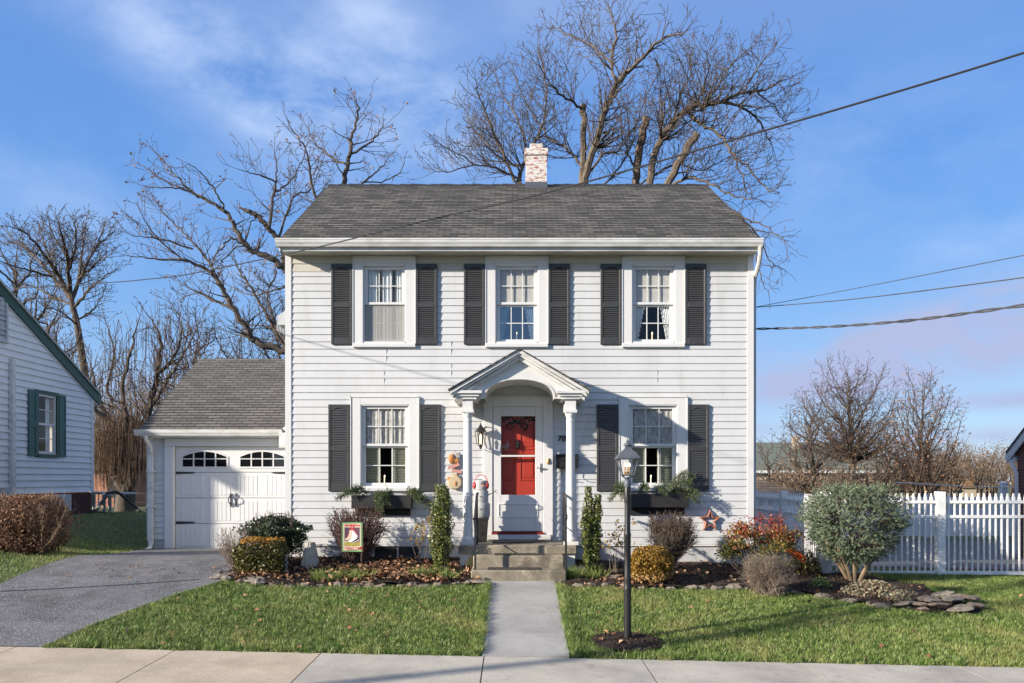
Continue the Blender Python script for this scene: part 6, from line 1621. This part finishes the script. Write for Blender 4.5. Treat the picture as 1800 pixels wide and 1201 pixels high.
for pts,r0,dd in (([(202,625),(150,562),(92,500),(22,442)],.17,1),([(200,600),(190,505),(176,442),(164,402)],.15,-1),([(205,625),(238,545),(272,482),(322,436)],.16,.6),([(212,650),(262,592),(322,548)],.12,-.8),
  ([(200,612),(142,522),(82,445),(42,424)],.13,-1.4),([(178,590),(132,482),(112,420)],.11,1.5),([(222,580),(236,482),(246,398)],.11,1.6),([(150,562),(72,542),(0,520)],.10,-.5),([(196,545),(216,470),(212,402)],.10,-1.8),
  ([(250,520),(290,442),(300,408)],.08,1),([(188,500),(150,440),(140,405)],.08,0),([(120,525),(60,470),(10,470)],.08,1.8),([(225,570),(280,520),(318,500)],.08,-1.2),([(205,640),(150,620),(90,590),(40,600)],.09,.5),([(215,690),(270,650),(300,600)],.08,1.2),([(218,700),(170,660),(130,650)],.08,-1)):
    n=len(pts); limb(W,S,[cq(x,y,dd*k*1.2) for k,(x,y) in enumerate(pts)],r0*.62,.016,rr,tw=.95,L=(.6,1.7),lvl=3,gap=.14,start=.12,rmin=.011,wob=.12,up=.06,ang=(25,60))
W.build('trunk','bark_dark',TC); S.build('crown','bark_dark',TC)
fan_tree('bare_tree',28,40,400,85,'bare tree at the left photo edge above the neighbour roof',302,24,.4,-.2,.28,group=G,rmin=.012,cz=.64,gap=.3,tmat='bark_dark')
fan_tree('bare_tree',88,34,500,80,'tan twiggy bare tree close behind the neighbour roof slope',303,24,.25,-.35,.16,group=G,tmat='twig_tan',droop=.25,cz=.6,gap=.3)
fan_tree('bare_tree',345,42,520,70,'bare tree behind the garage ridge, left of three',305,20,.25,-.1,.14,group=G,rmin=.012,gap=.24)
fan_tree('bare_tree',420,46,540,70,'bare tree behind the garage ridge, middle of three',306,20,.25,-.1,.14,group=G,rmin=.012,gap=.24)
fan_tree('bare_tree',488,40,505,50,'bare tree behind the garage ridge, next to the house wall',307,20,.25,.0,.13,group=G,rmin=.012,gap=.24)
# weeping willow
rr=random.Random(311); DW=30.0; b=at(222,905,DW); TW=thing('weeping_tree',(b.x,DW,float(gz(b.x,DW))),'weeping willow with hanging tan twigs between the neighbour house and garage','tree')
W=MB();S=Segs();H=Segs()
def Wl(pts,r0,r1,dd=(0,0),**kw):
    n=len(pts); P=[at(px,py,DW+dd[0]+(dd[1]-dd[0])*i/max(1,n-1)) for i,(px,py) in enumerate(pts)]
    limb(W,S,P,r0,r1,rr,rmin=.010,**kw); return catmull(P,6)
K=dict(L=(.6,1.9),lvl=3,gap=.22,tw=.9,wob=.13)
W.tube(catmull([at(220,915,DW),at(220,885,DW),at(222,862,DW)],4),[.40,.38,.37,.36,.35,.34,.34,.34,.34],10)
LM=[Wl([(222,866),(205,840),(200,800),(188,740),(170,690),(160,640)],.22,.02,(0,1),**K),Wl([(222,866),(236,830),(248,780),(262,720),(275,660),(282,600),(262,555)],.22,.02,(0,-1),**K),
Wl([(224,862),(250,820),(275,770),(300,725),(340,700)],.15,.02,(0,1.5),**K),Wl([(222,866),(212,810),(222,740),(215,680),(230,620),(240,570)],.15,.02,(0,-1.6),**K),
Wl([(262,720),(300,660),(330,610),(350,570)],.08,.015,(-.5,-1.5),**K),Wl([(188,740),(150,700),(120,660),(110,600)],.10,.015,(.5,-.5),**K),Wl([(222,740),(190,690),(200,620),(185,560)],.08,.015,(-.6,1),**K),Wl([(275,660),(310,620),(318,570),(300,530)],.07,.012,(-1,0),**K)]
HB=[(p.x,p.y,p.z) for L in LM for p in L[8:]]
for i in range(900):
    if i<420: px=rr.uniform(168,258); q=at(px,rr.uniform(725,765),DW-1.2+rr.random()*2.4); zl=at(0,rr.uniform(800,868),DW).z
    else: p=rr.choice(HB); q=Vector((p[0]+rr.gauss(0,.5),p[1]+rr.gauss(0,.6),p[2]+rr.gauss(0,.3))); zl=q.z-rr.uniform(.5,1.7)
    n=5; pp=q; d0=Vector((rr.gauss(0,.25),rr.gauss(0,.2),.15))
    for k in range(n):
        d0=(d0*.5+Vector((rr.gauss(0,.06),rr.gauss(0,.05),-.55)))
        e=pp+d0.normalized()*((q.z-zl)/n); H.add(pp,e,.0105,.009); pp=e
W.build('trunk','bark_dark',TW); S.build('crown','bark_brown',TW); H.build('hanging_twigs','twig_tan',TW)
# right background
G2='bare trees in the right background'
fan_tree('bare_tree',1494,52,630,92,'round crowned bare tree, tallest of those right of the house',321,46,.36,-.4,.18,group=G2,rmin=.010,gap=.15,L=(.6,1.7),cz=.60)
fan_tree('bare_tree',1622,46,648,70,'upright bare tree with rusty leaf remnants, right of the round one',322,34,.10,-.1,.15,group=G2,leaf='brown_leaf',nleaf=1000,rmin=.010,gap=.15,steep=2.3,L=(.5,1.4),cz=.42)
fan_tree('bare_tree',1425,44,690,52,'crooked smaller bare tree left of the round one',323,22,.2,-.3,.17,group=G2,leaf='wood_leaf',nleaf=400,rmin=.010,gap=.18,cz=.5,droop=.12)
fan_tree('bare_tree',1352,40,765,36,'lowest bare tree beside the right house corner',324,12,.3,-.3,.10,group=G2,rmin=.010,gap=.3,L=(.4,1.1))
fan_tree('bare_tree',1556,48,735,52,'low bushy bare tree between the two taller right ones',325,16,.2,-.3,.12,group=G2,leaf='wood_leaf',nleaf=500,rmin=.010,gap=.18,L=(.5,1.3))
# far woods: one mass
def woods(name,px0,px1,d0,d1,n,y0,y1,label,seed,nl=14000):
    rr=random.Random(seed); S=Segs(); C=[]
    for i in range(n):
        d=rr.uniform(d0,d1); px=rr.uniform(px0,px1); x=(px-900)*d/F; z0=float(gz(x,d)); zt=(840-rr.uniform(y0,y1))/F*d; H=max(2,zt-z0)
        S.add((x,d,z0),(x,d,z0+H*.35),.16,.12)
        for k in range(7):
            tips=[]; grow(S,Vector((x,d,z0+H*rr.uniform(.15,.4))),Vector((rr.gauss(0,.5),rr.gauss(0,.4),1)),H*rr.uniform(.45,.65),.07,2,rr,.08,.2,.75,H*.08,.02,tips=tips); C+=tips
    t=S.build(name,'far_wood',None,label=label,cat='woods',kind='stuff')
    g=np.random.default_rng(seed); C=np.array(C); C=C[g.integers(0,len(C),nl)]+g.normal(0,.35,(nl,3))
    leafcards('leaves',C,.16,'wood_leaf',t,seed,asp=.5)
woods('woodland',1560,1900,62,105,46,778,815,'brown leafless wood beyond the white picket fence',331,12000)
woods('brushwood',1320,1610,36,60,20,815,850,'tangled brown brush below the bare trees on the right',332,1800)
woods('brushwood',100,520,52,80,46,620,740,'brown leafless thicket behind the garage and willow',333,3500)
# street tree that throws its shadow over the front lawn (stands left of the frame, by the kerb)
rr=random.Random(341); sx_,sd_=-10.6,3.6; sz_=-1.95; t=thing('street_tree',(sx_,sd_,sz_),'bare street tree beside the kerb left of the driveway','tree'); W=MB();S=Segs()
W.tube(catmull([(sx_,sd_,sz_-.2),(sx_+.05,sd_,0),(sx_,sd_,3.0),(sx_+.1,sd_+.1,6.0),(sx_,sd_,9)],5),[.15-.0055*i for i in range(21)],9)
for k in range(8):
    a=k*2.4; P=[Vector((sx_,sd_,2.6+k*.75))]
    for i in range(4): P.append(P[-1]+Vector((math.cos(a)*.5,math.sin(a)*.5,.55)))
    limb(W,S,P,.06,.012,rr,L=(.5,1.3),lvl=2,gap=.35)
W.build('trunk','bark',t); S.build('crown','bark_grey',t)
# houses opposite: dark gable inferred, the rest added to block bright pane reflections
for hx_,hw_,ze_,zr_,lb in ((-24,6,3.0,6.2,'unseen brick gabled house added across the street, far left of three'),(-3.6,6.6,2.6,5.4,'unseen brick gabled house added across the street, middle of three'),(9.75,6.2,2.4,5.6,'dark gabled house across the street mirrored in the lower right window'),(28,6,3.0,6.0,'unseen wide brick house added across the street at the far right')):
    t=thing('opposite_house',(hx_,-17,-2.3),lb,'house')
    m=MB(); m.prism([(hx_-hw_,-2.6),(hx_+hw_,-2.6),(hx_+hw_,ze_),(hx_,zr_),(hx_-hw_,ze_)],lambda u,o,z:(u,-17-o,z),0,9); m.build('wall','brick_dark',t)
    k=(zr_-ze_)/hw_
    m=MB()
    for s in (1,-1): m.prism([(hx_-s*(hw_+.4),ze_-.4*k+.02),(hx_,zr_+.02),(hx_,zr_+.17),(hx_-s*(hw_+.4),ze_-.4*k+.17)],lambda u,o,z:(u,-16.7-o,z),0,9.6)
    m.build('roof','shingle',t)
    m=MB()
    for wx in (-.55,.55):
        for wz in (-1.0,1.2): m.box(hx_+hw_*wx-.5,hx_+hw_*wx+.5,-16.99,-16.95,wz,wz+1.4)
    m.build_each('window','glass_dark',t)
# ------------------------------------------------------------- sky, sun, camera
w=bpy.data.worlds.new('World'); scene.world=w; w.use_nodes=True; nt=w.node_tree
bg=nt.nodes['Background']; sky=nt.nodes.new('ShaderNodeTexSky'); sky.sky_type='NISHITA'; sky.sun_disc=False
to=Vector((-SX,-SY,SZ)).normalized(); el=math.asin(to.z)
sky.sun_elevation=el; sky.sun_rotation=math.atan2(to.x,to.y); sky.air_density=1.0; sky.dust_density=.4; sky.ozone_density=2.5; sky.altitude=150
hs=N(nt,'ShaderNodeHueSaturation'); hs.inputs['Saturation'].default_value=SKY_SAT; hs.inputs['Hue'].default_value=SKY_HUE; hs.inputs['Value'].default_value=SKY_VAL; nt.links.new(sky.outputs[0],hs.inputs['Color'])
tc=nt.nodes.new('ShaderNodeTexCoord'); sp=nt.nodes.new('ShaderNodeSeparateXYZ'); nt.links.new(tc.outputs['Generated'],sp.inputs[0])
def mth(op,a,b=None):
    n=N(nt,'ShaderNodeMath',operation=op)
    for i,v in enumerate((a,b)):
        if v is None: continue
        if hasattr(v,'links'): nt.links.new(v,n.inputs[i])
        else: n.inputs[i].default_value=v
    return n.outputs[0]
az=mth('ARCTAN2',sp.outputs['X'],sp.outputs['Y']); elv=mth('ARCSINE',sp.outputs['Z'])
# clear winter blue, paler towards the horizon
rp=nt.nodes.new('ShaderNodeValToRGB'); cr=rp.color_ramp; cr.interpolation='B_SPLINE'
for p,c in ((0.0,(3.0,3.9,5.6)),(.07,(2.2,3.6,5.6)),(.26,(.95,2.38,5.3)),(.52,(.48,1.58,4.6)),(1,(.30,.95,3.4))):
    e=cr.elements.new(p); e.color=(c[0]/6,c[1]/6,c[2]/6,1)
cr.elements.remove(cr.elements[0]); cr.elements.remove(cr.elements[-1])
nt.links.new(mth('MAXIMUM',sp.outputs['Z'],0.0),rp.inputs[0])
vm=nt.nodes.new('ShaderNodeVectorMath'); vm.operation='SCALE'; vm.inputs['Scale'].default_value=6.0; nt.links.new(rp.outputs[0],vm.inputs[0])
base=mixc(nt,SKY_MIX,hs.outputs[0],vm.outputs[0])
cb=nt.nodes.new('ShaderNodeCombineXYZ'); nt.links.new(az,cb.inputs[0]); nt.links.new(mth('MULTIPLY',elv,1.9),cb.inputs[1])
def cl(off,scale,lo,hi,det=6,ro=.55,rot=0):
    mp=nt.nodes.new('ShaderNodeMapping'); mp.inputs['Location'].default_value=off; mp.inputs['Rotation'].default_value=(0,0,rot); nt.links.new(cb.outputs[0],mp.inputs[0])
    nz=N(nt,'ShaderNodeTexNoise',Scale=scale,Detail=det,Roughness=ro); nz.inputs['Distortion'].default_value=.15; nt.links.new(mp.outputs[0],nz.inputs['Vector'])
    return ramp(nt,nz.outputs['Fac'],[(lo,(0,0,0)),(hi,(1,1,1))])
def blob(a,e,ra,re_,wt,tilt=0):
    """soft patch of cloud centred on azimuth a, elevation e"""
    x=mth('SUBTRACT',az,a); y=mth('SUBTRACT',mth('SUBTRACT',elv,e),mth('MULTIPLY',x,tilt))
    q=mth('ADD',mth('POWER',mth('ABSOLUTE',mth('DIVIDE',x,ra)),2.0),mth('POWER',mth('ABSOLUTE',mth('DIVIDE',y,re_)),2.0))
    return mth('MULTIPLY',mth('EXPONENT',mth('MULTIPLY',q,-1.0)),wt)
def total(L):
    t=L[0]
    for q in L[1:]: t=mth('ADD',t,q)
    return mth('MINIMUM',t,1.0)
mh=total([blob(-.36,.46,.14,.05,1.2,-.25),blob(-.30,.425,.07,.035,1.2,-.3),blob(-.185,.488,.075,.055,1.5),blob(-.10,.415,.055,.042,1.8),blob(-.33,.25,.2,.035,.5),blob(.05,.52,.14,.05,.35),blob(.40,.36,.25,.10,.35),blob(-.52,.30,.12,.05,.4),blob(-.15,.34,.25,.06,.35),blob(.55,.25,.10,.03,.45),blob(2.4,.35,.7,.15,.5),blob(-2.2,.4,.7,.15,.5)])
ml=total([blob(.44,.135,.22,.036,1.2,.12),blob(.58,.185,.16,.035,1.2,.25),blob(.40,.115,.12,.02,.8),blob(.55,.083,.12,.010,.9),blob(.33,.06,.06,.008,.6),blob(.52,.045,.2,.010,.7),blob(-.5,.10,.3,.02,.4),blob(2.6,.15,.6,.03,.8)])
hi_=mth('MULTIPLY',mth('MULTIPLY',cl((2.3,.9,2.0),6.5,.33,.66,9,.62,.35),mh),.80)
lo_=mth('MULTIPLY',mth('MULTIPLY',cl((4.1,2.2,7.0),7.0,.30,.54,8,.58),ml),1.0)
c1=mixc(nt,hi_,base,CLOUD_HI); c2=mixc(nt,lo_,c1,CLOUD_LO)
nt.links.new(c2,bg.inputs['Color']); bg.inputs['Strength'].default_value=SKY_STR
su=bpy.data.lights.new('sun','SUN'); su.energy=SUN_E; su.angle=math.radians(.9); su.color=(1,.90,.76)
so=bpy.data.objects.new('sun',su); COL.objects.link(so); so.rotation_euler=(-to).to_track_quat('-Z','Y').to_euler()
cam=bpy.data.cameras.new('camera'); cam.sensor_width=36; cam.lens=28.0; cam.shift_y=(840-600.5)/1800; cam.clip_end=3000; cam.clip_start=.1
co=bpy.data.objects.new('camera',cam); COL.objects.link(co); co.location=(0,0,0); co.rotation_euler=(PI/2,0,0); scene.camera=co
vs=scene.view_settings; vs.view_transform='Standard'; vs.look='None'; vs.gamma=1; vs.use_curve_mapping=False; vs.exposure=EXPOSURE
